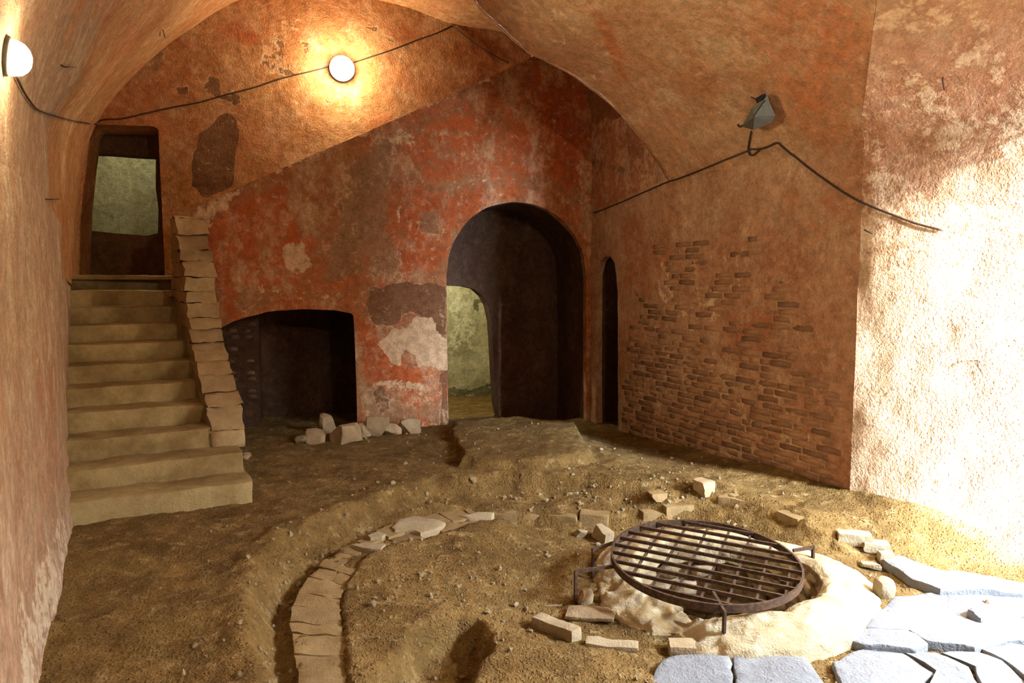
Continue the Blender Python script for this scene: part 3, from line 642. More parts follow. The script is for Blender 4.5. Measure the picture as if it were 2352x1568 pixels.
# end wall of the upper flight
ew0 = cornerB[:2] + fn * 0.05; ew1 = FA + fd * (top_r[0] + 1.0) + fn * 0.45; wd = (ew1 - ew0); wl = float(np.linalg.norm(wd)); wd = wd / wl
structure(panel('wall_stairhead', np.array([ew0[0], ew0[1], 0.0]), np.array([wd[0], wd[1], 0]), np.array([-abs(wd[1]), -abs(wd[0]), 0.0]), [(0, 3.0), (0, 6.6), (wl, 6.6), (wl, 3.0)], [], 0.05, 0, M['rear'], 0.015, 61), 'end wall at the head of the upper flight')

# left wall below the springing, following the plan line
LP = smooth_pts([np.array(p) for p in LEFT], 14); V = []; F = []; zs = np.concatenate([np.linspace(-0.5, 2.32, 60), [2.45, 2.7, 3.0]]); LPd = []
acc = [0.0]
for a, b in zip(LP[:-1], LP[1:]): acc.append(acc[-1] + float(np.linalg.norm(b - a)))
NLs = int(acc[-1] / 0.05); LX = np.interp(np.linspace(0, acc[-1], NLs), acc, [p[0] for p in LP]); LY = np.interp(np.linspace(0, acc[-1], NLs), acc, [p[1] for p in LP])
for i in range(NLs):
    j0, j1 = max(i - 1, 0), min(i + 1, NLs - 1); t = np.array([LX[j1] - LX[j0], LY[j1] - LY[j0]]); t /= np.linalg.norm(t); n = np.array([-t[1], t[0]])   # to the room
    for z in zs:
        bulge = 0.05 * math.exp(-((z + 0.1) / 0.35) ** 2) - 0.10 * max(0.0, (z - 2.32) / 0.3)
        V.append((LX[i] + n[0] * bulge, LY[i] + n[1] * bulge, z))
V = np.array(V); nz = len(zs)
w = np.tile(sstep(2.32, 2.0, zs), NLs)
V[:, 0] += w * (0.03 * fbm(V, 1.3, 3, 71) + 0.012 * fbm(V, 6, 3, 73)); V[:, 1] += w * (0.03 * fbm(V, 1.3, 3, 75))
F = [(i * nz + j, (i + 1) * nz + j, (i + 1) * nz + j + 1, i * nz + j + 1) for i in range(NLs - 1) for j in range(nz - 1)]
lm = np.zeros((len(V), 3)); lm[:, 0] = 0.47 * sstep(1.1, 0.1, V[:, 2]) * sstep(5.2, 4.2, V[:, 1]); lm[:, 2] = 0.4 * sstep(3.3, 3.8, V[:, 1]) * sstep(4.9, 4.4, V[:, 1]) * sstep(0.1, 0.6, V[:, 2]) * sstep(1.6, 1.1, V[:, 2])
wall_left = structure(link('wall_left', V, F, M['left'], mask=lm), 'left wall of pinkish streaked plaster')

# splay lit by daylight, doorway to the outside, remaining enclosure
cre = [(R1[0], R1[1], z) for z in np.linspace(-0.6, Z_SPR, 60)] + [tuple(grid[k, N1]) for k in range(NK - 2, k_rec - 1, -1)]
cre = np.array(cre); nC = len(cre); NB = 70; V = []
for p in cre:
    for j in range(NB + 1):
        t = j / NB; q = p[:2] * (1 - t) + DOOR_A * t; V.append((q[0], q[1], p[2] * (1 - t) + (p[2] if p[2] < Z_REC else Z_REC) * t))
V = np.array(V); sn = np.array([-0.69, -0.72, 0.0]); ww = np.tile(np.concatenate([[0, 0.5], np.ones(NB - 1)]), nC)
V = V + sn * ((0.030 * fbm(V, 1.7, 3, 81) + 0.016 * fbm(V, 6, 4, 83)) * ww)[:, None]
F = [(i * (NB + 1) + j, i * (NB + 1) + j + 1, (i + 1) * (NB + 1) + j + 1, (i + 1) * (NB + 1) + j) for i in range(nC - 1) for j in range(NB)]
sm = np.zeros((len(V), 3)); sm[:, 0] = 0.40 + 0.25 * sstep(3.0, 1.0, V[:, 2])
structure(link('wall_splay', V, F, M['right'], mask=sm), 'splayed reveal beside the daylit doorway')
dd = DOOR_B - DOOR_A; dl = float(np.linalg.norm(dd)); dd = dd / dl; dn = np.array([dd[1], -dd[0]]); dn = dn if dn @ (np.array([0, 3]) - DOOR_A) > 0 else -dn
dh = [(0.12, -0.7), (0.12, 2.6)] + [(0.12 + 1.2 * (0.5 - 0.5 * math.cos(a)), 2.6 + 0.6 * math.sin(a)) for a in np.linspace(0.2, math.pi - 0.2, 12)] + [(1.32, 2.6), (1.32, -0.7)]
structure(panel('door_1', np.array([DOOR_A[0], DOOR_A[1], 0]), np.array([dd[0], dd[1], 0]), np.array([dn[0], dn[1], 0]), [(0, -0.7), (0, 7.4), (dl, 7.4), (dl, -0.7)], [dh], 0.05, 0.3, M['right'], 0.01, 91), 'open doorway to the daylight')
def quad(name, pts, mat, lab=None):
    o = structure(link(name, pts, [tuple(range(len(pts)))], mat, smooth=False, mask=np.zeros((len(pts), 3))), lab); return o
quad('wall_near_right', [(DOOR_B[0], DOOR_B[1], -0.7), (NR[0] + 0.6, -3.2, -0.7), (NR[0] + 0.6, -3.2, 5.2), (DOOR_B[0], DOOR_B[1], 5.2)], M['right'])
quad('wall_near', [(-1.6, -3.0, -0.7), (NR[0] + 0.8, -3.0, -0.7), (NR[0] + 0.8, -3.0, 5.6), (-1.6, -3.0, 5.6)], M['right'])
recm = [grid[k_rec, j] for j in range(N1, NC, 4)] + [grid[k_rec, NC - 1]]
quad('ceiling_recess', [tuple((p[0], p[1], Z_REC + 0.02)) for p in recm] + [(NR[0] + 0.8, -3.2, Z_REC + 0.02), (NR[0] + 0.6, -3.0, Z_REC + 0.02), (DOOR_B[0] + 0.1, DOOR_B[1], Z_REC + 0.02), (DOOR_A[0] + 0.1, DOOR_A[1] + 0.1, Z_REC + 0.02), tuple((*DOOR_A, Z_REC + 0.02))], M['vault'])
shell = [(-8, -4.2), (-8, 13.5), (4.6, 13.5), (DOOR_A[0] + 0.1, DOOR_A[1] + 0.3), None, (DOOR_B[0] + 0.1, DOOR_B[1] - 0.1), (NR[0] + 1.0, -4.2), (-8, -4.2)]
V = []; F = []
for a, b in zip(shell[:-1], shell[1:]):
    if a is None or b is None: continue
    i = len(V); V += [(a[0], a[1], -1.8), (b[0], b[1], -1.8), (b[0], b[1], 7.4), (a[0], a[1], 7.4)]; F.append((i, i + 1, i + 2, i + 3))
i = len(V); V += [(-8, -4.2, 7.4), (-8, 13.5, 7.4), (6.5, 13.5, 7.4), (6.5, -4.2, 7.4), (-8, -4.2, -1.8), (-8, 13.5, -1.8), (6.5, 13.5, -1.8), (6.5, -4.2, -1.8)]; F += [(i, i + 1, i + 2, i + 3), (i + 4, i + 5, i + 6, i + 7)]
structure(link('wall_outer', V, F, M['outer'], smooth=False), 'outer masonry of the building')  # closed box added to keep sky light from leaking in
og = DOOR_A + dd * dl / 2 - dn * 6.3
structure(link('ground_outside', [(*(og + dd * a + dn * b), -0.35) for a, b in ((-9, -6), (9, -6), (9, 6.0), (-9, 6.0))], [(0, 1, 2, 3)], M['outdoor'], smooth=False), 'sunlit ground outside the doorway')
V, F = block(c8_box((8.0, -0.5, -0.4), (0.4, 0, 0), (0, 11.0, 0), (0, 0, 4.2)), 0.5, 0.05, 0.05, 3, 1)
structure(link('wall_garden', V, F, M['outdoor']), 'garden wall facing the doorway outside')  # unseen blocker, added to keep low sky light off the left wall
pl = bpy.data.lights.new('daylight_portal', 'AREA'); pl.shape = 'RECTANGLE'; pl.size = 1.25; pl.size_y = 3.7; pl.cycles.is_portal = True
po = bpy.data.objects.new('daylight_portal', pl); COL.objects.link(po); po.location = (*(DOOR_A + dd * 0.72 - dn * 0.32), 1.45)
po.rotation_euler = Vector((-dn[0], -dn[1], 0)).to_track_quat('Z', 'Y').to_euler()

# rooms behind: hearth recess, tunnel with lit doorway, passage at the stair head
def slab(name, pts, mat, lab=None, n=24, amp=0.012, s=0, parent=None):
    a, b, c, d = [np.array(p, float) for p in pts]; V = []
    for i in range(n + 1):
        for j in range(n + 1):
            u, v = i / n, j / n; V.append((a * (1 - u) + b * u) * (1 - v) + (d * (1 - u) + c * u) * v)
    V = np.array(V); V = V + amp * np.stack([fbm(V, 4, 3, s), fbm(V, 4, 3, s + 1), fbm(V, 4, 3, s + 2)], 1)
    F = [(i * (n + 1) + j, (i + 1) * (n + 1) + j, (i + 1) * (n + 1) + j + 1, i * (n + 1) + j + 1) for i in range(n) for j in range(n)]
    return structure(link(name, V, F, mat, mask=np.zeros((len(V), 3))), lab)
def FP(u, off, z): return np.array([*(FA + fd * u + fn * off), z])
hu0, hu1 = hearth[0][0], hearth[-1][0]
pier_u = uvF(597, 900, 0.62)[0]
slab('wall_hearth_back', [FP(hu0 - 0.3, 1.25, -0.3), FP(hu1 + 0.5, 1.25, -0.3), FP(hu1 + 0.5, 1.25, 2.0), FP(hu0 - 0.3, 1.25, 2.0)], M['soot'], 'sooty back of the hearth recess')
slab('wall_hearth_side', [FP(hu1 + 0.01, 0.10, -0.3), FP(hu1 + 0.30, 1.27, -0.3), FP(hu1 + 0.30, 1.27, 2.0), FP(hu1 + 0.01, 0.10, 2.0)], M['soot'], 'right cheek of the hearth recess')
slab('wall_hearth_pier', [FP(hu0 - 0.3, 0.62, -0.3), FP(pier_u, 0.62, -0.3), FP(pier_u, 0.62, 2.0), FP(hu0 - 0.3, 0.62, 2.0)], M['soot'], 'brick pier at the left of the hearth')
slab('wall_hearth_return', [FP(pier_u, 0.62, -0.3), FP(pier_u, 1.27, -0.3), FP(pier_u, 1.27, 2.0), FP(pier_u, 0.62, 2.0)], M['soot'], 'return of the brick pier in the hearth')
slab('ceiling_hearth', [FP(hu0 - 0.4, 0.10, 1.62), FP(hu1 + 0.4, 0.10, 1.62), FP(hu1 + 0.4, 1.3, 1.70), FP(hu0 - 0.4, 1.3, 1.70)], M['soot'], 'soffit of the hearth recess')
# tunnel
T_D = 1.05; au = [p for p in arch]; V = []; F = []; nA = len(au)
for k in range(13):
    for u, z in au: V.append(FP(u, 0.105 + (T_D - 0.105) * k / 12, z))
for k in range(12):
    for j in range(nA - 1): a = k * nA + j; F.append((a, a + 1, a + nA + 1, a + nA))
structure(link('wall_tunnel', V, F, M['soot'], mask=np.zeros((len(V), 3))), 'dark vaulted throat behind the arch')  # throat made dark by its colour, in place of shade
def uvT(px, py): return uvF(px, py, T_D)
tdoor = [uvT(968, 985)] + [uvT(*p) for p in [(968, 780), (975, 710), (992, 668), (1025, 655), (1060, 656), (1088, 663), (1108, 678), (1121, 700), (1128, 740), (1133, 800), (1136, 880), (1140, 930), (1146, 962)]]
tdoor[0] = (tdoor[0][0], tdoor[-1][1] - 0.02)
outT = [(au[0][0] - 0.6, -0.4), (au[0][0] - 0.6, 3.4), (uRC + 0.2, 3.4), (uRC + 0.2, -0.4)]
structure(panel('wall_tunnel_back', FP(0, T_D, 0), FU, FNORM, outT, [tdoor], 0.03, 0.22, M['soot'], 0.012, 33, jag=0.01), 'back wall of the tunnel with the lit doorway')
zf = tdoor[-1][1]
def uvC(px, py): return uvF(px, py, T_D + 2.0)
structure(panel('wall_cellar', FP(0, T_D + 2.0, 0), FU, FNORM, [(0.9, zf - 0.1), (0.9, 3.2), (4.4, 3.2), (4.4, zf - 0.1)], [], 0.03, 0, M['pale_room'], 0.02, 44, patch_masks(uvC, [(1, 0.95, 0.015, [(1088, 688), (1113, 684), (1112, 693), (1097, 697), (1101, 716), (1091, 713)]), (1, 0.55, 0.08, [(1020, 890), (1145, 880), (1145, 940), (1020, 940)]), (0, 0.45, 0.1, [(1030, 670), (1090, 690), (1100, 800), (1030, 830)])])), 'pale mouldy wall of the room beyond the arch')
slab('floor_cellar', [FP(0.6, T_D + 0.2, zf - 0.01), FP(4.6, T_D + 0.2, zf - 0.01), FP(4.6, T_D + 2.1, zf + 0.02), FP(0.6, T_D + 2.1, zf + 0.02)], M['earth'], 'floor of the room beyond the arch')
slab('ceiling_cellar', [FP(0.6, T_D + 0.2, 3.1), FP(4.6, T_D + 0.2, 3.1), FP(4.6, T_D + 2.1, 3.1), FP(0.6, T_D + 2.1, 3.1)], M['pale_room'])
slab('wall_cellar_left', [FP(0.9, T_D + 0.2, zf - 0.1), FP(0.9, T_D + 2.1, zf - 0.1), FP(0.9, T_D + 2.1, 3.2), FP(0.9, T_D + 0.2, 3.2)], M['pale_room'])
slab('wall_cellar_right', [FP(4.4, T_D + 0.2, zf - 0.1), FP(4.4, T_D + 2.1, zf - 0.1), FP(4.4, T_D + 2.1, 3.2), FP(4.4, T_D + 0.2, 3.2)], M['pale_room'])
# passage at the stair head
def BP(u, off, z): return np.array([*(BW0 + fd * u + fn * off), z])
D2 = 0.75
def uvB2(px, py):
    q = onV(px, py, BW0 + fn * D2, BW0 + fn * D2 + fd); return float((q[:2] - BW0 - fn * D2) @ fd), float(q[2])
win = [uvB2(*p) for p in [(188, 535), (185, 450), (186, 380), (190, 352), (240, 352), (300, 356), (352, 360), (358, 364), (359, 430), (362, 480), (364, 536), (340, 540), (260, 536), (210, 530)]]
ob = [(win[0][0] - 0.7, 1.4), (win[0][0] - 0.7, 4.8), (win[6][0] + 0.7, 4.8), (win[6][0] + 0.7, 1.4)]
structure(panel('window_1', BP(0, D2, 0), FU, FNORM, ob, [win], 0.03, 0.25, M['passage'], 0.012, 35, jag=0.02), 'rough opening at the head of the stairs')
w0, w1 = win[0][0] - 0.6, win[6][0] + 0.7
slab('wall_upper_room', [BP(w0 - .3, D2 + 1.3, 1.2), BP(w1 + .3, D2 + 1.3, 1.2), BP(w1 + .3, D2 + 1.3, 5.2), BP(w0 - .3, D2 + 1.3, 5.2)], M['pale_room'], 'pale wall of the room beyond the stair head', 40, 0.02)
for nm, pts in (('wall_upper_left', [BP(w0, D2 + .2, 1.2), BP(w0, D2 + 1.4, 1.2), BP(w0, D2 + 1.4, 5.2), BP(w0, D2 + .2, 5.2)]), ('wall_upper_right', [BP(w1, D2 + .2, 1.2), BP(w1, D2 + 1.4, 1.2), BP(w1, D2 + 1.4, 5.2), BP(w1, D2 + .2, 5.2)]),
                ('ceiling_upper', [BP(w0, D2 + .2, 5.0), BP(w1, D2 + .2, 5.0), BP(w1, D2 + 1.4, 5.0), BP(w0, D2 + 1.4, 5.0)]), ('floor_upper', [BP(w0, D2 + .2, 1.85), BP(w1, D2 + .2, 1.85), BP(w1, D2 + 1.4, 1.85), BP(w0, D2 + 1.4, 1.85)])):
    slab(nm, pts, M['pale_room'])

# ------------------------------------------------------------------ bricks showing in the right wall
def shared_mesh(name, P, F, mat):
    me = bpy.data.meshes.new(name); me.from_pydata([tuple(map(float, v)) for v in P], [], F); me.update(); me.materials.append(mat); me.polygons.foreach_set('use_smooth', [True] * len(me.polygons)); return me
RM = Matrix((( RUV[0], -RNV[0], 0), (RUV[1], -RNV[1], 0), (0, 0, 1))).to_4x4()
bm_ = []
for k in range(7):
    L = [0.255, 0.24, 0.262, 0.12, 0.25, 0.115, 0.245][k]
    P, Fb = block(c8_box((-L / 2, -0.03, -0.028), (L, 0, 0), (0, 0.06, 0), (0, 0, 0.056)), 0.06, 0.010, 0.010, 100 + k, 14)
    bm_.append((L, shared_mesh('brick', P, Fb, M['brick'])))
zone = [uvR(*p) for p in BRICK_ZONE]; cand = []
for row in range(0, 46):
    z = -0.32 + row * 0.068; u = 0.3 + random.uniform(0, 0.25)
    while u < RLEN - 0.05:
        k = random.choice([0, 1, 2, 4, 6, 0, 2, 3, 5]); L = bm_[k][0]; uc = u + L / 2
        p = np.array([RC[0], RC[1], z]) + RUV * uc; px, py = proj(p); n = fbm(p[None], 1.9, 3, 91)[0]; n2 = fbm(p[None], 5.5, 2, 95)[0]
        dz_, _, _, _, _ = seg_near(np.array([uc]), np.array([z]), zone, True); inside = in_poly(np.array([uc]), np.array([z]), zone)[0]; sd = float(dz_[0]) * (1 if inside else -1)
        low = float(sstep(1.3, 0.0, np.array([z]))[()]); near = float(sstep(1650, 1940, np.array([px]))[()])
        score = 0.9 * n + 0.5 * n2 + 0.55 * low + 0.35 * near * low + 0.9 * min(sd, 0.25) + random.uniform(-.28, .28)
        if uc + L / 2 < RLEN - 0.015 and uc - L / 2 > nich[0][0] + 0.03 and z < 2.2 and z > gz(*(np.array(RC) + RUV[:2] * uc + RNV[:2] * 0.05)) - 0.03: cand.append((score, uc, z, k, px))
        u += L + 0.014
cand.sort(reverse=True)
for score, uc, z, k, px in cand[:290]:
    o = bpy.data.objects.new('brick', bm_[k][1]); COL.objects.link(o); o.parent = wall_right
    pr = -0.030 + random.uniform(0.001, 0.012) + 0.012 * float(sstep(0.5, -0.2, np.array([z]))[()]) * float(sstep(1700, 1940, np.array([px]))[()])
    q = np.array([RC[0], RC[1], z]) + RUV * uc; q = q + RNV * (0.016 * (fbm(q[None], 1.6, 3, 24)[0] * 1.4 + fbm(q[None], 6, 4, 27)[0] * 0.6) + pr)
    o.matrix_local = Matrix.Translation(Vector(q)) @ RM @ Matrix.Rotation(random.uniform(-0.02, 0.02), 4, 'Y')
# bricks on the hearth pier
hp_ = bpy.data.objects['wall_hearth_pier']; sbm = {}
for k in (3, 5):
    sbm[k] = bm_[k][1].copy(); sbm[k].materials[0] = M['soot_brick']
for row in range(14):
    for c in range(2):
        if random.random() < 0.2: continue
        k = random.choice([3, 5, 3]); z = 0.30 + row * 0.075; u = pier_u - 0.08 - c * 0.2 - random.uniform(0, 0.04)
        o = bpy.data.objects.new('brick', sbm[k]); COL.objects.link(o); o.parent = hp_
        o.matrix_local = Matrix.Translation(Vector(FP(min(u, pier_u - bm_[k][0] / 2 - 0.005), 0.647, z))) @ Matrix(((FU[0], -FNORM[0], 0), (FU[1], -FNORM[1], 0), (0, 0, 1))).to_4x4()

# ------------------------------------------------------------------ staircase
RISE, TREAD, NST = 0.17, 0.318, 11
sb0 = G(582, 1150)[:2]; sl0 = G(155, 1210)[:2]
e = (sb0 - sl0) / np.linalg.norm(sb0 - sl0); ax = np.array([-e[1], e[0]])                  # along a step, up the flight
S_a = G(490, 990, 0.51)[:2]; S_b = G(410, 703, 1.53)[:2]; sdir = (S_b - S_a) / np.linalg.norm(S_b - S_a)     # inner face line of the parapet
def line_x(p, d, q, e2):
    """intersection of p+t d with q+s e2, as t"""
    A_ = np.array([[d[0], -e2[0]], [d[1], -e2[1]]]); return np.linalg.solve(A_, np.array(q) - np.array(p))[0]
stairs = empty('staircase', (*((sb0 + sl0) / 2), 0))
tag(stairs, 'stone staircase climbing along the left wall to a doorway', 'staircase')
for k in range(NST):
    o0 = sb0 + ax * TREAD * k
    tl = line_x(o0, e, np.array(LEFT[1]) - 0.0 * e, (np.array(LEFT[0]) - np.array(LEFT[1])) / np.linalg.norm(np.array(LEFT[0]) - np.array(LEFT[1]))) - 0.04
    if k >= 3: tr = line_x(o0, e, S_a, sdir) + 0.06
    else: tr = [0.0, -0.03, -0.06][k]
    dep = TREAD * 2.0 if k < NST - 1 else 1.9
    p0 = o0 + e * tl; p1 = o0 + e * tr; z1 = RISE * (k + 1); z0 = z1 - RISE - (0.25 if k == 0 else 0.04)
    c = c8_box((*p0, z0), (*(p1 - p0), 0), (*(ax * dep), 0), (0, 0, z1 - z0))
    P, F = block(c, 0.045, 0.022, 0.020 if k < 4 else 0.014, 200 + k * 7, 5, 46)
    child_local(link('step', P, F, M['step'], auto=42), stairs)
# parapet of raking courses
so = FA - FA
def onS(px, py):
    q = onV(px, py, S_a, S_b); return float((q[:2] - S_a) @ sdir), float(q[2])
prof_px = [(484, 992), (478, 950), (466, 905), (455, 850), (440, 790), (430, 720), (424, 672), (425, 645), (416, 590), (407, 540), (399, 495)]
prS = [onS(*p) for p in prof_px]
sz = np.array(sorted(prS, key=lambda t: t[1])); s_of = lambda z: float(np.interp(z, sz[:, 1], sz[:, 0]))
s_end = float(line_x(S_a, sdir, FA - fn * 0.0, fd)) + 0.25
sout = np.array([sdir[1], -sdir[0]]); PT = 0.30
par = bpy.data.objects.new('parapet', bpy.data.meshes.new('parapet'))
z = float(sz[0, 1]) - 0.17; blocks = []; zt = float(sz[-1, 1]); first = True
k = 0
while z < zt - 0.02:
    h = [0.17, 0.19, 0.10, 0.14, 0.12, 0.16, 0.13, 0.11, 0.15, 0.12, 0.14, 0.16, 0.13][k % 13]; z2 = min(z + h, zt)
    s0, s1 = s_of(z) + random.uniform(-.02, .02), s_of(z2) + random.uniform(-.02, .02); q = lambda s, o_, zz: np.array([*(S_a + sdir * s + sout * o_), zz])
    th = PT + random.uniform(-0.015, 0.02)
    c = [[[q(s0, 0, z), q(s1, 0, z2)], [q(s0, th, z), q(s1, th, z2)]], [[q(s_end, 0, z), q(s_end, 0, z2)], [q(s_end, th, z), q(s_end, th, z2)]]]
    blocks.append((c, k)); z = z2; k += 1
c, k0 = blocks[0]; P, F = block(c, 0.06, 0.02, 0.014, 300, 7); par = child_local(link('parapet', P, F, M['parapet']), stairs)
for c, k0 in blocks[1:]:
    P, F = block(c, 0.04, 0.008, 0.030, 300 + k0 * 5, 9, 40); o = link('stone_course', P, F, M['parapet'], auto=45); o.data.transform(Matrix.Translation(-Vector(stairs.location))); o.parent = par
# landing mass and upper flight hidden behind the red wall
us0 = top_l[0] - 0.1; V = []; F = []
for a, b in ((us0 - 1.4, 1.82), (us0 + 0.1, 1.82), (top_r[0] + 0.7, slope_pts[-1][1] - 1.0)):
    V += [FP(a, 0.30, b), FP(a, 1.60, b), FP(a, 0.30, b - 0.12), FP(a, 1.60, b - 0.12)]
for i in range(2): F += [(i * 4, i * 4 + 4, i * 4 + 5, i * 4 + 1), (i * 4 + 2, i * 4 + 3, i * 4 + 7, i * 4 + 6)]
structure(link('floor_upper_flight', V, F, M['step'], smooth=False), 'slope of the upper stair flight behind the red wall')

# ------------------------------------------------------------------ brick ring around the excavation
ring = empty('brick_kerb', (*RING_O[20], -0.2)); tag(ring, 'curved kerb of dusty radial bricks round the well', 'kerb')
ro = np.array(RING_O); ri = np.array(RING_I); no = len(ro)
lo = np.concatenate([[0], np.cumsum(np.linalg.norm(np.diff(ro, axis=0), axis=1))]); li = np.concatenate([[0], np.cumsum(np.linalg.norm(np.diff(ri, axis=0), axis=1))])
def at(L, A_, t): return np.array([np.interp(t * L[-1], L, A_[:, 0]), np.interp(t * L[-1], L, A_[:, 1])])
t = 0.0; k = 0
while t < 0.985:
    w_ = random.uniform(0.12, 0.24) / lo[-1]; t2 = min(1.0, t + w_); g = 0.003 / lo[-1]
    a0, a1 = at(lo, ro, t + g), at(lo, ro, t2 - g); b0, b1 = at(li, ri, t + g), at(li, ri, t2 - g)
    split = 1.0 + random.uniform(-.06, .04) if t < 0.45 else random.uniform(0.46, 0.62)
    zt_ = -0.128 + random.uniform(-.008, .007)
    for (f0, f1) in ((random.uniform(0.0, 0.025), split), (split + 0.012, 0.99 + random.uniform(-.04, .02))):
        if f1 - f0 < 0.2 or (f0 > 0.3 and random.random() < 0.12): continue
        q0, q1 = a0 + (b0 - a0) * f0, a0 + (b0 - a0) * f1; r0, r1 = a1 + (b1 - a1) * f0, a1 + (b1 - a1) * f1; zz = zt_ + random.uniform(-.004, .004) - (0.012 if f0 > 0.3 else 0)
        c = [[[np.array([*q0, -0.25]), np.array([*q0, zz])], [np.array([*r0, -0.25]), np.array([*r0, zz + random.uniform(-.006, .006)])]], [[np.array([*q1, -0.25]), np.array([*q1, zz - 0.004])], [np.array([*r1, -0.25]), np.array([*r1, zz])]]]
        P, F = block(c, 0.035, 0.008, 0.016, 400 + k, 10, 14); child_local(link('brick', P, F, M['floor_brick'], auto=38), ring); k += 1
    t = t2
# far kerb of broken bricks
kerb = empty('brick_edge', (*KERB[10], -0.2)); tag(kerb, 'broken row of half-buried bricks on the bank behind the well', 'kerb')
KA = np.array(KERB); lk = np.concatenate([[0], np.cumsum(np.linalg.norm(np.diff(KA, axis=0), axis=1))]); d = 0.02; k = 0
while d < lk[-1] - 0.3:
    w_ = random.uniform(0.16, 0.30)
    if random.random() < 0.82:
        p = at(lk, KA, d / lk[-1]); q = at(lk, KA, (d + w_) / lk[-1]); tt_ = (q - p) / np.linalg.norm(q - p); nn = np.array([-tt_[1], tt_[0]]); a_ = random.uniform(-.18, .18)
        tt_ = np.array([tt_[0] * math.cos(a_) - tt_[1] * math.sin(a_), tt_[0] * math.sin(a_) + tt_[1] * math.cos(a_)]); nn = np.array([-tt_[1], tt_[0]])
        zz = gz(*(p + nn * 0.14)) + random.uniform(-0.04, 0.004); dp_ = random.uniform(0.13, 0.22)
        c = c8_box((*(p - nn * 0.03), zz - 0.16), (*(tt_ * w_), 0), (*(nn * dp_), 0.0), (0, 0, 0.16)); P, F = block(c, 0.04, 0.008, 0.016, 500 + k, 8, 12)
        child_local(link('brick', P, F, M['floor_brick'], auto=38), kerb); k += 1
    d += w_ + random.uniform(0.005, 0.06)

# ------------------------------------------------------------------ well
WZ = -0.16
well = empty('well', (WELL[0], WELL[1], -0.4)); tag(well, 'low round well with a broken pale mortar collar under the grille', 'well')
pf = [(0.93, -0.55), (0.925, -0.30), (0.915, -0.22), (0.885, -0.165), (0.82, -0.13), (0.72, -0.105), (0.62, -0.095), (0.572, -0.12), (0.555, -0.28)]
pfd = dens(pf, 6); NA = 240; V = []; nP = len(pfd)
for i in range(NA):
    a = 2 * math.pi * i / NA
    for (r, z) in pfd:
        V.append((r * math.cos(a) * 1.0, r * math.sin(a), z))
V = np.array(V); ang = np.arctan2(V[:, 1], V[:, 0]); rad = np.hypot(V[:, 0], V[:, 1])
brk = np.exp(-((np.mod(ang - math.radians(-128) + math.pi, 2 * math.pi) - math.pi) / 0.36) ** 2)
brk2 = np.exp(-((np.mod(ang - math.radians(-175) + math.pi, 2 * math.pi) - math.pi) / 0.30) ** 2)
V[:, 2] -= (0.11 * brk * (1 + 0.6 * fbm(V + 3, 9, 3, 5)) + 0.06 * brk2) * sstep(-0.30, -0.16, V[:, 2])
V = V + 0.028 * np.stack([fbm(V, 3.5, 4, 11), fbm(V, 3.5, 4, 12), fbm(V, 3.5, 4, 13)], 1) + 0.022 * np.stack([fbm(V, 11, 4, 14), fbm(V, 11, 4, 15), fbm(V, 11, 4, 16)], 1) * (1 + 1.2 * brk + 0.8 * brk2)[:, None]
rs = 1 + 0.10 * np.cos(ang) * (rad > 0.5); V[:, 0] *= rs
V = V + np.array([WELL[0], WELL[1], 0])
F = [(i * nP + j, ((i + 1) % NA) * nP + j, ((i + 1) % NA) * nP + j + 1, i * nP + j + 1) for i in range(NA) for j in range(nP - 1)]
child_local(link('collar', V, F, M['collar']), well)
V = []; F = []
for z in (-0.20, -0.7, -1.6):
    for i in range(48): a = 2 * math.pi * i / 48; V.append((WELL[0] + 0.64 * math.cos(a), WELL[1] + 0.64 * math.sin(a), z))
for k in range(2):
    for i in range(48): a = k * 48 + i; b = k * 48 + (i + 1) % 48; F.append((a, b, b + 48, a + 48))
F.append(tuple(96 + i for i in range(48)))
child_local(link('shaft', V, F, M['rubble'], smooth=False), well)
for row in range(5):
    for i in range(15):
        a = 2 * math.pi * (i + 0.5 * (row % 2)) / 15 + random.uniform(-.05, .05); z = -0.24 - row * 0.13
        if math.sin(a) < -0.55: continue
        P, F = rock((0.21 + random.uniform(-.03, .03), 0.13, 0.125), 600 + row * 20 + i, 0.6, 4, 0.2)
        m = Matrix.Translation((WELL[0] + 0.61 * math.cos(a), WELL[1] + 0.61 * math.sin(a), z)) @ Matrix.Rotation(a + math.pi / 2, 4, 'Z')
        o = link('lining_stone', P, F, M['rubble']); o.data.transform(m); child_local(o, well)

# ------------------------------------------------------------------ iron grille over the well
GC = G(1617, 1285, -0.01); GR = 0.585
gtilt = Matrix.Rotation(math.radians(3.5), 4, 'X')
grille = empty('well_grille', GC); tag(grille, 'round rusty iron bar grille standing on bent legs over the well', 'grille'); grille.rotation_euler = gtilt.to_euler()
V = []; F = []; n = 72
for i in range(n):
    a = 2 * math.pi * i / n
    for r, z in ((GR, -0.025), (GR + 0.014, -0.025), (GR + 0.014, 0.022), (GR, 0.022)): V.append((r * math.cos(a), r * math.sin(a), z))
for i in range(n):
    for j in range(4): a = i * 4 + j; b = i * 4 + (j + 1) % 4; c = ((i + 1) % n) * 4; F.append((a, c + j, c + (j + 1) % 4, b))
link('rim', V, F, M['iron'], grille, auto=40)
ba = math.atan2(*( (G(1800, 1318, -0.02) - G(1420, 1252, -0.02))[[1, 0]] )); bx = np.array([math.cos(ba), math.sin(ba), 0]); by = np.array([-math.sin(ba), math.cos(ba), 0])
for k in range(10):
    d = -GR + (k + 0.5 + 0.05) * 2 * GR / 10; h = math.sqrt(max(GR ** 2 - d * d, 0))
    v, f = bar(by * d - bx * h + np.array([0, 0, 0.008]), by * d + bx * h + np.array([0, 0, 0.008]), 0.014, 0.022); link('grille_bar', v, f, M['iron'], grille, smooth=False)
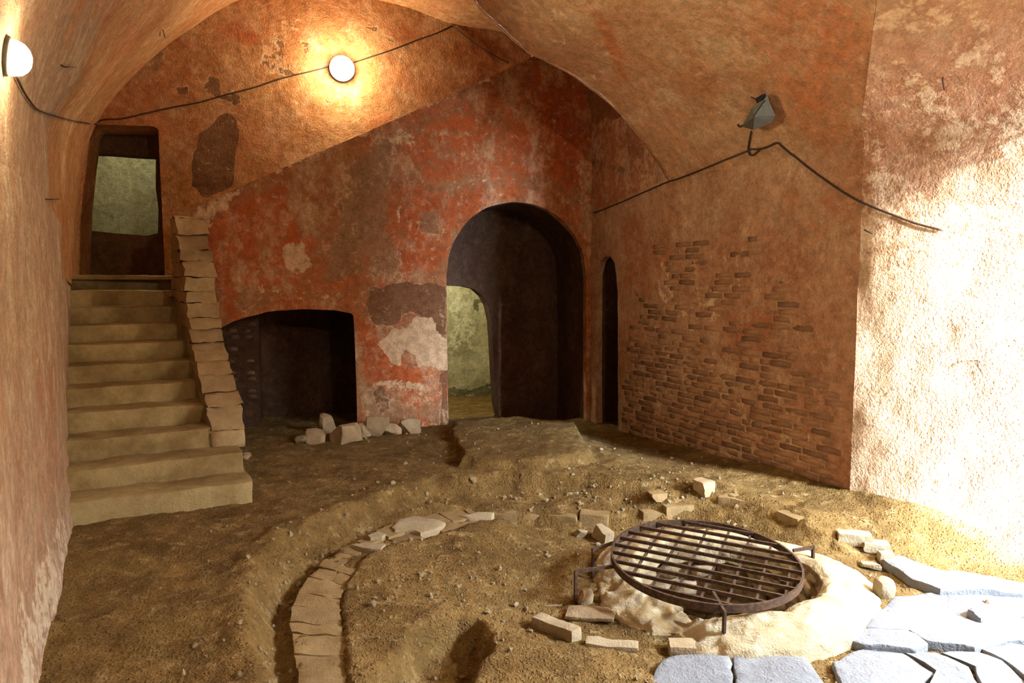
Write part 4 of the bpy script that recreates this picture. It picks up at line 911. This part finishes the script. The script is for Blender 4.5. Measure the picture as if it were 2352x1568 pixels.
for k in range(8):
    d = -GR + (k + 0.5) * 2 * GR / 8; h = math.sqrt(max(GR ** 2 - d * d, 0))
    v, f = bar(bx * d - by * h + np.array([0, 0, -0.012]), bx * d + by * h + np.array([0, 0, -0.012]), 0.012, 0.022); link('cross_bar', v, f, M['iron'], grille, smooth=False)
gi = (Matrix.Translation(Vector(GC)) @ gtilt).inverted()
def gl(p): return np.array(gi @ Vector(p))
legs = [[G(1412, 1300, -0.03), G(1322, 1312, -0.03)], [G(1636, 1356, -0.03), G(1664, 1405, -0.04)], [G(1822, 1264, -0.03), G(1868, 1256, -0.03)], [G(1440, 1236, -0.03), G(1362, 1262, -0.03)]]
for a, b in legs:
    foot = b.copy(); foot[2] = max(gz(b[0], b[1]), -0.27) - 0.02
    if b is legs[1][1]: foot = b.copy(); foot[2] = -0.20
    if b is legs[2][1]: foot[2] = -0.13
    v1, f1 = bar(gl(a), gl(b), 0.016, 0.020); v2, f2 = bar(gl(b + np.array([0, 0, 0.008])), gl(foot), 0.022, 0.014, (1, 0.3, 0)); v, f = join_geo([(v1, f1), (v2, f2)])
    link('leg', v, f, M['iron'], grille, smooth=False)

# ------------------------------------------------------------------ loose stones, blocks and paving
def put_rock(name, px, py, z, size, rot, seed, label, cat='stone', mat='rubble', boxy=0.6, tilt=0.0, sink=0.15, group=None, cut=5):
    if group == 'rubble stones by the hearth': size = tuple(v * 1.28 for v in size)
    g = G(px, py, z); P, F = rock(size, seed, boxy, 8, 0.18, cut)
    o = link(name, P, F, M[mat], auto=35); zz = gz(g[0], g[1]) if abs(g[1]) < 11 else z
    if zz < -1: zz = z
    o.data.transform(Matrix.Rotation(tilt, 4, 'Y')); o.data.transform(Matrix.Rotation(rot, 4, 'Z')); b = min(v.co.z for v in o.data.vertices)
    o.data.transform(Matrix.Translation((0, 0, -b))); o.location = (g[0], g[1], zz - sink * size[2]); return tag(o, label, cat, group)
grp = 'rubble stones by the hearth'
put_rock('rubble_stone', 796, 1012, 0, (0.33, 0.26, 0.23), 0.35, 11, 'largest block of rubble in front of the hearth opening', group=grp, boxy=0.75)
put_rock('rubble_stone', 748, 990, 0, (0.20, 0.18, 0.30), 0.9, 12, 'upright rubble stone leaning behind the largest block', group=grp, boxy=0.5)
put_rock('rubble_stone', 728, 1013, 0, (0.22, 0.20, 0.16), 0.2, 13, 'dark rubble stone left of the largest block', group=grp, boxy=0.6)
put_rock('rubble_stone', 692, 1016, 0, (0.12, 0.12, 0.09), 0.5, 16, 'small dark rubble stone leftmost in the hearth mouth', group=grp)
put_rock('rubble_stone', 832, 1000, 0, (0.16, 0.16, 0.17), 0.7, 14, 'small yellowish stone between the largest block and the grey slab', group=grp)
put_rock('rubble_stone', 868, 998, 0, (0.24, 0.10, 0.27), 0.15, 15, 'grey upright slab leaning on the red wall by the hearth', group=grp, boxy=0.8)
put_rock('rubble_stone', 902, 995, 0, (0.18, 0.15, 0.13), 0.4, 17, 'small pale stone right of the grey slab', group=grp)
put_rock('rubble_stone', 944, 992, 0, (0.24, 0.18, 0.17), 0.1, 18, 'rounded stone nearest the arch at the foot of the red wall', group=grp, boxy=0.4)
put_rock('small_stone', 566, 1055, 0, (0.10, 0.08, 0.08), 0.3, 19, 'small yellowish stone on the floor beside the stair foot')
put_rock('broken_block', 1384, 1212, -0.2, (0.19, 0.13, 0.11), -0.9, 21, 'pale squared brick fragment tilted on the bank left of the grille', 'brick', 'pale_stone', 0.9, 0.2, 0.1, cut=1)
put_rock('small_stone', 1334, 1206, -0.2, (0.13, 0.11, 0.08), 0.4, 22, 'small pale stone beside the squared fragment on the bank', mat='pale_stone')
put_rock('broken_block', 1612, 1178, -0.2, (0.17, 0.18, 0.15), 0.5, 23, 'upright block casting a shadow on the bank behind the grille', 'brick', 'rubble', 0.9, 0.0, 0.2, cut=1)
put_rock('broken_block', 1508, 1164, -0.15, (0.17, 0.13, 0.09), 0.3, 24, 'flat brick fragment in the broken row behind the well', 'brick', 'floor_brick', 0.9, cut=1)
put_rock('cone_stone', 2028, 1378, -0.2, (0.13, 0.12, 0.16), 0.2, 25, 'white rounded cone-shaped stone on the ground right of the well', mat='pale_stone', boxy=0.25, cut=2)
put_rock('small_stone', 1900, 1456, -0.22, (0.10, 0.08, 0.06), 0.6, 26, 'small bluish stone at the right foot of the well collar', mat='paving')
put_rock('small_stone', 1087, 1134, -0.15, (0.075, 0.06, 0.06), 0, 27, 'small pale pebble on the bank below the arch slab', mat='pale_stone', boxy=0.3)
put_rock('small_stone', 1345, 1383, -0.24, (0.15, 0.10, 0.10), 0.5, 28, 'brown stone at the left foot of the grille leg', boxy=0.4)
put_rock('small_stone', 2245, 1450, -0.25, (0.13, 0.10, 0.11), 0.5, 29, 'pointed bluish stone on the paving at far right', mat='paving', boxy=0.4)
def lay_block(name, pa, pb, z, w, h, label, cat, mat, seed, lift=0.0):
    a = G(*pa, z); b = G(*pb, z); t = (b - a)[:2]; L = np.linalg.norm(t); t /= L; nn = np.array([-t[1], t[0]]); za = max(gz(*a[:2]), -0.42) + lift; zb = max(gz(*b[:2]), -0.42) + lift
    A0 = np.array([*(a[:2] - nn * w / 2), za - 0.02]); B0 = np.array([*(b[:2] - nn * w / 2), zb - 0.02]); NN = np.array([*(nn * w), 0]); HH = np.array([0, 0, h])
    c = [[[A0, A0 + HH], [A0 + NN, A0 + NN + HH]], [[B0, B0 + HH], [B0 + NN, B0 + NN + HH]]]
    P, F = block(c, 0.035, 0.012, 0.012, seed, 9, 14); o = link(name, P, F, M[mat], auto=40); rebase(o, ((a[0] + b[0]) / 2, (a[1] + b[1]) / 2, (za + zb) / 2)); return tag(o, label, cat)
lay_block('long_brick', (1232, 1437), (1325, 1482), -0.24, 0.09, 0.09, 'long pale brick lying aslant left of the well', 'brick', 'pale_stone', 701)
lay_block('broken_tile', (1300, 1412), (1412, 1424), -0.24, 0.16, 0.03, 'flat dark-edged tile against the left foot of the well', 'tile', 'rubble', 702, 0.03)
lay_block('long_brick', (1345, 1488), (1466, 1500), -0.24, 0.09, 0.05, 'flat long brick lying just in front of the well', 'brick', 'pale_stone', 703)
lay_block('broken_brick', (1535, 1500), (1598, 1502), -0.24, 0.11, 0.08, 'squared brick fragment at the edge of the front paving', 'brick', 'rubble', 704)
lay_block('stick', (1226, 1385), (1300, 1382), -0.23, 0.012, 0.012, 'thin twig on the earth left of the grille leg', 'stick', 'rubble', 705)  # thin low strip laid on the earth beside the leg
def flag(name, pix, z, th, label, cat='paving slab', mat='paving', seed=0, parent=None, top_amp=0.012):
    pts = np.array([G(px, py, z)[:2] for px, py in pix]); cen = pts.mean(0); out = []
    for a, b in zip(pts, np.roll(pts, -1, 0)):
        nn_ = max(2, int(np.linalg.norm(b - a) / 0.05))
        for j in range(nn_): out.append(a + (b - a) * j / nn_)
    out = np.array(out); n3 = np.stack([out[:, 0], out[:, 1], np.zeros(len(out)) + seed], 1); out = out + 0.030 * np.stack([fbm(n3, 8, 4, seed), fbm(n3, 8, 4, seed + 5)], 1)
    V = []; F = []; n = len(out); rings = [(1.0, -th), (1.0, -0.018), (0.985, -0.004), (0.95, 0.0), (0.78, 0.0), (0.55, 0.0), (0.3, 0.0)]
    for sc, dz in rings:
        for p in out: q = cen + (p - cen) * sc; V.append((q[0], q[1], z + dz))
    V.append((cen[0], cen[1], z)); V = np.array(V)
    V[:, 2] += top_amp * 1.8 * fbm(V, 5, 4, seed + 9) * (V[:, 2] > z - 0.03)
    for r in range(len(rings) - 1):
        for i in range(n): a = r * n + i; b = r * n + (i + 1) % n; F.append((a, b, b + n, a + n))
    for i in range(n): F.append(((len(rings) - 1) * n + i, (len(rings) - 1) * n + (i + 1) % n, len(V) - 1))
    o = link(name, V, F, M[mat], auto=45); rebase(o, (cen[0], cen[1], z - th)); return tag(o, label, cat)
flag('paving_slab', [(1372, 1600), (1400, 1552), (1425, 1540), (1470, 1548), (1478, 1600)], -0.19, 0.14, 'small bluish slab corner at the bottom edge left of the big slab', seed=1)
flag('paving_slab', [(1478, 1620), (1500, 1545), (1520, 1516), (1555, 1500), (1620, 1498), (1672, 1503), (1680, 1560), (1690, 1620)], -0.20, 0.16, 'left half of the big bluish slab in the bottom foreground', seed=2)
flag('paving_slab', [(1678, 1504), (1740, 1500), (1828, 1496), (1850, 1512), (1878, 1548), (1905, 1620), (1694, 1620)], -0.20, 0.16, 'right half of the big bluish slab in the bottom foreground', seed=3)
flag('paving_slab', [(1912, 1520), (1950, 1500), (1998, 1484), (2050, 1486), (2092, 1508), (2150, 1540), (2100, 1600), (1965, 1620), (1930, 1560)], -0.20, 0.16, 'whitish slab right of the sandy gap in the foreground', seed=4)
flag('paving_slab', [(2056, 1484), (2150, 1498), (2230, 1530), (2270, 1600), (2110, 1620), (2155, 1540), (2096, 1506)], -0.19, 0.16, 'white slab second right of the sandy gap', seed=5)
flag('paving_slab', [(2158, 1496), (2240, 1490), (2300, 1520), (2352, 1560), (2380, 1640), (2280, 1620), (2238, 1528)], -0.185, 0.16, 'white slab with dark joint near the right bottom corner', seed=6)
flag('paving_slab', [(2246, 1488), (2320, 1474), (2420, 1500), (2460, 1600), (2390, 1640), (2356, 1556), (2306, 1518)], -0.18, 0.16, 'white slab at the right edge of the picture', seed=7)
flag('paving_slab', [(1962, 1448), (1990, 1440), (2080, 1446), (2130, 1476), (2110, 1492), (2060, 1484), (1990, 1478), (1958, 1468)], -0.17, 0.13, 'slab with a dark broken front edge right of the well', seed=8)
flag('threshold_slab', [(1985, 1442), (2010, 1405), (2060, 1368), (2180, 1350), (2330, 1356), (2440, 1400), (2420, 1470), (2320, 1470), (2240, 1484), (2136, 1474), (2084, 1444)], -0.165, 0.13, 'wide pale threshold slab glaring in the daylight at right', 'threshold', seed=9)
flag('threshold_slab', [(2030, 1285), (2060, 1272), (2160, 1310), (2290, 1322), (2390, 1345), (2352, 1362), (2250, 1352), (2160, 1352), (2090, 1330)], -0.13, 0.18, 'low ledge stone at the foot of the bright splay', 'ledge', seed=10)
flag('flat_stone', [(895, 1207), (915, 1192), (950, 1183), (1000, 1192), (1026, 1200), (1000, 1214), (965, 1222), (940, 1214), (905, 1216)], -0.105, 0.06, 'pale flat stone lying across the curved brick kerb', 'stone', 'pale_stone', 11)
flag('flat_stone', [(846, 1228), (870, 1220), (890, 1226), (875, 1233), (850, 1234)], -0.108, 0.05, 'small pale sliver of stone on the kerb beside the flat stone', 'stone', 'pale_stone', 12)
flag('flat_stone', [(800, 1252), (840, 1247), (885, 1253), (875, 1262), (830, 1260)], -0.108, 0.05, 'narrow pale stone on the kerb nearer than the flat stone', 'stone', 'pale_stone', 13)
flag('flat_stone', [(1060, 1186), (1100, 1176), (1138, 1176), (1130, 1186), (1080, 1190)], -0.12, 0.05, 'thin pale stone at the far end of the curved kerb', 'stone', 'pale_stone', 14)
put_rock('bank_stone', 1960, 1292, -0.25, (0.26, 0.14, 0.10), -0.3, 41, 'first block of the row between well and daylit splay', group='blocks right of the well', boxy=0.9, cut=1, mat='pale_stone')
put_rock('bank_stone', 2010, 1302, -0.25, (0.20, 0.14, 0.10), -0.3, 42, 'second block of the row between well and daylit splay', group='blocks right of the well', boxy=0.9, cut=1, mat='pale_stone')
put_rock('bank_stone', 2032, 1316, -0.25, (0.11, 0.10, 0.10), -0.2, 43, 'third smallest block of the row between well and daylit splay', group='blocks right of the well', boxy=0.9, cut=1, mat='pale_stone')
put_rock('bank_stone', 1998, 1330, -0.25, (0.15, 0.08, 0.06), -0.2, 44, 'flat pebble in the sand in front of the block row', mat='pale_stone')

# loose gravel: uncountable
ico = bmesh.new(); bmesh.ops.create_icosphere(ico, subdivisions=1, radius=1.0); iv = np.array([v.co[:] for v in ico.verts]); ifc = [tuple(v.index for v in f.verts) for f in ico.faces]; ico.free()
GX = RNG.uniform(-3.2, 3.2, 9000); GY = RNG.uniform(2.9, 8.2, 9000); gd, gs, *_ = seg_near(GX, GY, SCARP); gsd = -gs * gd
pr_ = 0.10 + 0.9 * np.exp(-((gsd - 0.2) / 0.22) ** 2) + 0.5 * np.exp(-((np.hypot(GX - 0.2, GY - 4.6)) / 0.5) ** 2) + 0.35 * (gsd > 0.1)
cl = fbm(np.stack([GX, GY, GX * 0], 1), 2.2, 2, 99); sel = (RNG.uniform(0, 1, 9000) < pr_ * sstep(-0.35, 0.35, cl)) & (np.hypot(GX - WELL[0], GY - WELL[1]) > 1.0) & ~in_poly(GX, GY, RING_POLY)
lw = np.interp(GY, [2.9, 4.86, 9.25], [-2.164, -3.266, -5.9]); sel &= GX > lw + 0.2
sel &= ((GX - RC[0]) * (-_rd[1]) + (GY - RC[1]) * _rd[0]) > 0.1; sel &= (gsd > -0.6) | (GX > -2)
GX, GY = GX[sel], GY[sel]; GZ = ground(GX, GY); V = []; F = []
for x, y, z in zip(GX, GY, GZ):
    if z < -1: continue
    s_ = 0.006 + 0.016 * RNG.uniform() ** 2.5; q = iv * (1 + 0.25 * RNG.normal(size=(12, 1))) * s_ * RNG.uniform(0.6, 1.3, 3); b = len(V); V += list(q + np.array([x, y, z + s_ * 0.25])); F += [tuple(i + b for i in f) for f in ifc]
gv = link('gravel', V, F, M['gravel'], smooth=False); gv['kind'] = 'stuff'; gv['label'] = 'loose gravel and crumbs of mortar on the earth'; gv['category'] = 'gravel'

# ------------------------------------------------------------------ surfaces for mounting lamps and cables
def bvh(o): return BVHTree.FromPolygons([o.matrix_world @ v.co for v in o.data.vertices], [tuple(p.vertices) for p in o.data.polygons])
SURF = [bvh(bpy.data.objects[n]) for n in ('wall_left', 'ceiling', 'wall_front', 'wall_back', 'wall_right', 'ceiling_rear', 'wall_splay', 'wall_stairhead', 'wall_haunch')]
def hit(px, py):
    d = Vector(ray(px, py)).normalized(); best = None
    for t_ in SURF:
        l_, n_, i_, ds = t_.ray_cast(Vector(CP), d)
        if l_ is not None and (best is None or ds < best[2]):
            n_ = n_ if n_.dot(d) < 0 else -n_; best = (l_, n_, ds)
    return best
def cable(name, pix, label, r=0.009, off=0.014, sub=5):
    pts = []
    for p in smooth_pts([np.array(q, float) for q in pix], sub):
        h = hit(p[0], p[1])
        if h: pts.append(np.array(h[0] + h[1] * off))
    V, F = tube(pts, r, 6); o = link(name, V, F, M['cable']); rebase(o, tuple(pts[0])); return tag(o, label, 'cable')
cable('cable', [(30, 175), (45, 205), (60, 228), (80, 250), (110, 259), (150, 272), (180, 278), (200, 281), (204, 284)], 'dark cable sagging from the left lamp to the upper doorway', 0.006)
cable('cable', [(216, 284), (240, 275), (280, 273), (330, 262), (400, 246), (460, 235), (520, 218), (590, 200), (650, 180), (720, 163), (770, 150)], 'dark cable across the lunette from the doorway to the lit lamp')
cable('cable', [(800, 148), (850, 132), (900, 115), (960, 92), (1000, 78), (1038, 60)], 'dark cable rising right from the lit lamp on the lunette')
cable('cable', [(1042, 62), (1065, 80), (1090, 100), (1120, 120), (1168, 146)], 'thin cable dropping behind the tip of the red wall', 0.007)
cable('cable', [(1366, 489), (1420, 468), (1480, 442), (1540, 416), (1600, 393), (1660, 368), (1700, 352), (1725, 342)], 'dark cable along the right wall up to the unlit floodlight', 0.008)
cable('cable', [(1725, 341), (1745, 340), (1765, 335), (1786, 326), (1800, 336), (1850, 378), (1900, 415), (1950, 448), (2000, 473), (2060, 497), (2110, 515), (2168, 529)], 'dark cable from the unlit floodlight down into the daylight glare', 0.009)
cable('cable', [(1727, 300), (1724, 318), (1721, 338), (1724, 352), (1732, 354), (1742, 346), (1749, 339)], 'short looped lead hanging below the unlit floodlight', 0.009)

def light(name, kind, loc, power, col, radius=0.05, parent=None, aim=None, angle=120, blend=0.6):
    l = bpy.data.lights.new(name, kind); l.energy = power; l.color = col; l.shadow_soft_size = radius
    o = bpy.data.objects.new(name, l); COL.objects.link(o); o.location = tuple(map(float, loc))
    if kind == 'SPOT': l.spot_size = math.radians(angle); l.spot_blend = blend; o.rotation_euler = Vector(aim).to_track_quat('-Z', 'Y').to_euler()
    return o
def lathe(prof, n=24):
    V = [(r * math.cos(2 * math.pi * i / n), r * math.sin(2 * math.pi * i / n), z) for i in range(n) for r, z in prof]; m = len(prof)
    return V, [(i * m + j, ((i + 1) % n) * m + j, ((i + 1) % n) * m + j + 1, i * m + j + 1) for i in range(n) for j in range(m - 1)]
# lit bulkhead lamp on the lunette
h = hit(785, 160); q = Vector(h[1]).to_track_quat('Z', 'Y')
bl = empty('wall_lamp', h[0]); bl.rotation_euler = q.to_euler(); tag(bl, 'lit round bulkhead lamp glowing on the orange lunette wall', 'lamp')
v, f = lathe([(0.001, 0.0), (0.17, 0.0), (0.17, 0.04), (0.16, 0.05), (0.14, 0.05)]); link('base', v, f, M['grey_metal'], bl)
v, f = lathe([(0.155, 0.05), (0.165, 0.08), (0.15, 0.12), (0.11, 0.16), (0.05, 0.185), (0.001, 0.19)]); link('globe', v, f, M['bulb'], bl)
lp = h[0] + h[1] * 0.25; light('wall_lamp_light', 'POINT', lp, P_BACK_LAMP, LAMP_WARM, 0.07)

def floodlight(name, loc, aim, label, lit=None, size=1.0):
    """tapered halogen floodlight: housing, front frame, glass, bracket"""
    r_ = empty(name, loc); r_.rotation_euler = Vector(aim).to_track_quat('-Z', 'Y').to_euler(); tag(r_, label, 'floodlight'); r_.scale = (size,) * 3
    w, hh = 0.15, 0.10
    V = [(-w, -hh, -0.02), (w, -hh, -0.02), (w, hh, -0.02), (-w, hh, -0.02), (-w * .55, -hh * .55, 0.12), (w * .55, -hh * .55, 0.12), (w * .55, hh * .55, 0.12), (-w * .55, hh * .55, 0.12)]
    o = link('housing', V, [(4, 5, 6, 7), (0, 1, 5, 4), (1, 2, 6, 5), (2, 3, 7, 6), (3, 0, 4, 7)], M['grey_metal'], r_, smooth=False)
    b = o.modifiers.new('bevel', 'BEVEL'); b.width = 0.008; b.segments = 2
    fr = []
    for a, c, ww, h2 in (((-w, -hh), (w, -hh), 0, 0), ((w, -hh), (w, hh), 0, 0), ((w, hh), (-w, hh), 0, 0), ((-w, hh), (-w, -hh), 0, 0)):
        fr.append(bar((*a, -0.025), (*c, -0.025), 0.022, 0.022))
    v, f = join_geo(fr); link('front_frame', v, f, M['grey_metal'], r_, smooth=False)
    link('glass', [(-w * .95, -hh * .95, -0.027), (w * .95, -hh * .95, -0.027), (w * .95, hh * .95, -0.027), (-w * .95, hh * .95, -0.027)], [(3, 2, 1, 0)], lit or M['black'], r_, smooth=False)
    v, f = join_geo([bar((-w - .015, 0, 0.02), (-w - .015, 0, 0.19), 0.012, 0.03, (1, 0, 0)), bar((w + .015, 0, 0.02), (w + .015, 0, 0.19), 0.012, 0.03, (1, 0, 0)), bar((-w - .02, 0, 0.19), (w + .02, 0, 0.19), 0.03, 0.012)]); link('bracket', v, f, M['grey_metal'], r_, smooth=False)
    return r_
# lit floodlight on the left wall
h = hit(12, 128); n_ = Vector(h[1]); bl2 = empty('wall_lamp', h[0]); bl2.rotation_euler = n_.to_track_quat('Z', 'Y').to_euler(); tag(bl2, 'lit domed bulkhead lamp glaring on the left wall at the picture edge', 'lamp')
v, f = lathe([(0.001, -0.02), (0.085, -0.02), (0.085, 0.012), (0.075, 0.018), (0.07, 0.018)]); link('base', v, f, M['grey_metal'], bl2)
v, f = lathe([(0.075, 0.015), (0.076, 0.035), (0.066, 0.065), (0.046, 0.085), (0.022, 0.095), (0.001, 0.097)]); link('globe', v, f, M['bulb_left'], bl2)
light('wall_lamp_light', 'POINT', h[0] + n_ * 0.17, P_LEFT_LAMP, (1.0, 0.84, 0.50), 0.05)
aim = (Vector((2.7, 4.2, 3.3)) - h[0]).normalized(); light('wall_lamp_beam', 'SPOT', h[0] + n_ * 0.14, P_LEFT_SPOT, (1.0, 0.84, 0.54), 0.06, aim=aim, angle=108, blend=0.6)
# further floodlight of the string at near right; fill floodlight added behind the viewer
fr_loc = Vector((3.62, 4.45, 2.75)); aim = (Vector((0.6, 4.7, -0.3)) - fr_loc).normalized()
floodlight('floodlight', fr_loc, aim, 'lit floodlight on the splay beyond the right picture edge', M['bulb_left'], 0.6)
light('floodlight_light', 'SPOT', fr_loc + aim * 0.06, P_FLOOD_RIGHT, LAMP_WARM, 0.05, aim=aim, angle=110, blend=0.8)
fb_loc = Vector((2.9, -0.8, 3.65)); aim = (Vector((-1.2, 5.5, 3.2)) - fb_loc).normalized()
floodlight('floodlight', fb_loc, aim, 'lit floodlight behind the viewer', M['bulb_left'], 0.8)  # unseen fill lamp, added to brighten vault and walls
light('floodlight_light', 'SPOT', fb_loc + aim * 0.06, P_FILL_BEHIND, LAMP_WARM, 0.08, aim=aim, angle=110, blend=1.0)
# lamps of the two rooms beyond
for nm, loc, p in (('cellar_lamp', FP(2.05, T_D + 1.1, 2.7), P_GREEN_DOWN), ('landing_lamp', BP((w0 + w1) / 2, D2 + 0.85, 4.7), P_GREEN_UP)):
    r_ = empty(nm, loc); tag(r_, 'pale lamp of the room beyond the arch' if 'cellar' in nm else 'pale lamp of the room beyond the stair head', 'lamp')
    v, f = lathe([(0.001, 0.06), (0.06, 0.06), (0.07, 0.03), (0.06, 0.0)]); link('base', v, f, M['grey_metal'], r_)
    v, f = lathe([(0.06, 0.0), (0.055, -0.03), (0.03, -0.06), (0.001, -0.065)]); link('globe', v, f, M['bulb_green'], r_)
    light(nm + '_light', 'POINT', np.array(loc) + np.array([0, 0, -0.15]), p, (1.0, 0.98, 0.66), 0.06)

# the unlit floodlight on the right haunch
h = hit(1752, 250); n_ = Vector(h[1]); c0 = h[0]
def dist_pt(px, py, off):
    hh = hit(px, py); d = Vector(ray(px, py)).normalized(); return np.array(hh[0] - d * off)
un = empty('old_floodlight', c0); tag(un, 'unlit grey floodlight tilted on the right side of the vault', 'floodlight')
fr_px = [(1761, 218), (1767, 234), (1781, 265), (1774, 281), (1730, 299), (1704, 290), (1728, 246), (1752, 232)]
bk_px = [(1763, 217), (1768, 236), (1779, 266), (1772, 278), (1738, 292), (1722, 284), (1742, 250), (1756, 234)]
V = [dist_pt(x, y, 0.24 if i in (4, 5, 6) else 0.17) for i, (x, y) in enumerate(fr_px)] + [dist_pt(x, y, 0.05) for x, y in bk_px]; cf = np.mean(V[:8], 0) - np.array(ray(1745, 262)) * 0.035
V.append(dist_pt(1733, 268, 0.30)); F = [(i, (i + 1) % 8, 16) for i in range(8)] + [(i + 8, (i + 1) % 8 + 8, (i + 1) % 8, i) for i in range(8)] + [tuple(range(15, 7, -1))]
o = child_local(link('housing', V, F, M['grey_metal'], smooth=False), un)
v, f = bar(dist_pt(1757, 231, 0.25), dist_pt(1731, 267, 0.325), 0.008, 0.012, ray(1745, 262)); child_local(link('seam', v, f, M['black'], smooth=False), un)
v, f = bar(dist_pt(1740, 230, 0.15), dist_pt(1756, 221, 0.15), 0.045, 0.04, ray(1745, 262)); child_local(link('glass', v, f, M['black'], smooth=False), un)
v, f = tube([dist_pt(1740, 230, 0.15), dist_pt(1732, 226, 0.15), dist_pt(1725, 223, 0.14)], 0.006, 5); child_local(link('latch', v, f, M['cable']), un)
v, f = tube([dist_pt(1706, 289, 0.20), dist_pt(1699, 291, 0.20), dist_pt(1694, 286, 0.19)], 0.010, 6); child_local(link('knob', v, f, M['cable']), un)
v, f = bar(dist_pt(1768, 255, 0.16), dist_pt(1768, 255, -0.03), 0.03, 0.012); child_local(link('bracket', v, f, M['cable'], smooth=False), un)

# iron nails and hooks in the plaster
def nail(px, py, qx, qy, label):
    a = hit(px, py); b = hit(qx, qy); pa = np.array(a[0] - a[1] * 0.02); pb = np.array(b[0] + b[1] * 0.035); V, F = tube([pa, np.array(a[0] + a[1] * 0.02), pb], 0.005, 6); o = link('iron_nail', V, F, M['cable']); rebase(o, tuple(pa)); tag(o, label, 'nail', 'iron nails in the plaster')
nail(139, 149, 162, 147, 'iron nail stuck in the left vault below the floodlight')
nail(372, 68, 373, 80, 'short iron nail high on the lunette left of the lamp')
nail(1988, 528, 2008, 538, 'iron hook in the glare at the edge of the splay')
nail(2166, 178, 2170, 200, 'dark iron peg high on the splay at right')
nail(2248, 828, 2252, 842, 'small peg in the brightest part of the splay')
nail(104, 457, 124, 456, 'thin iron nail on the left wall beside the upper doorway')
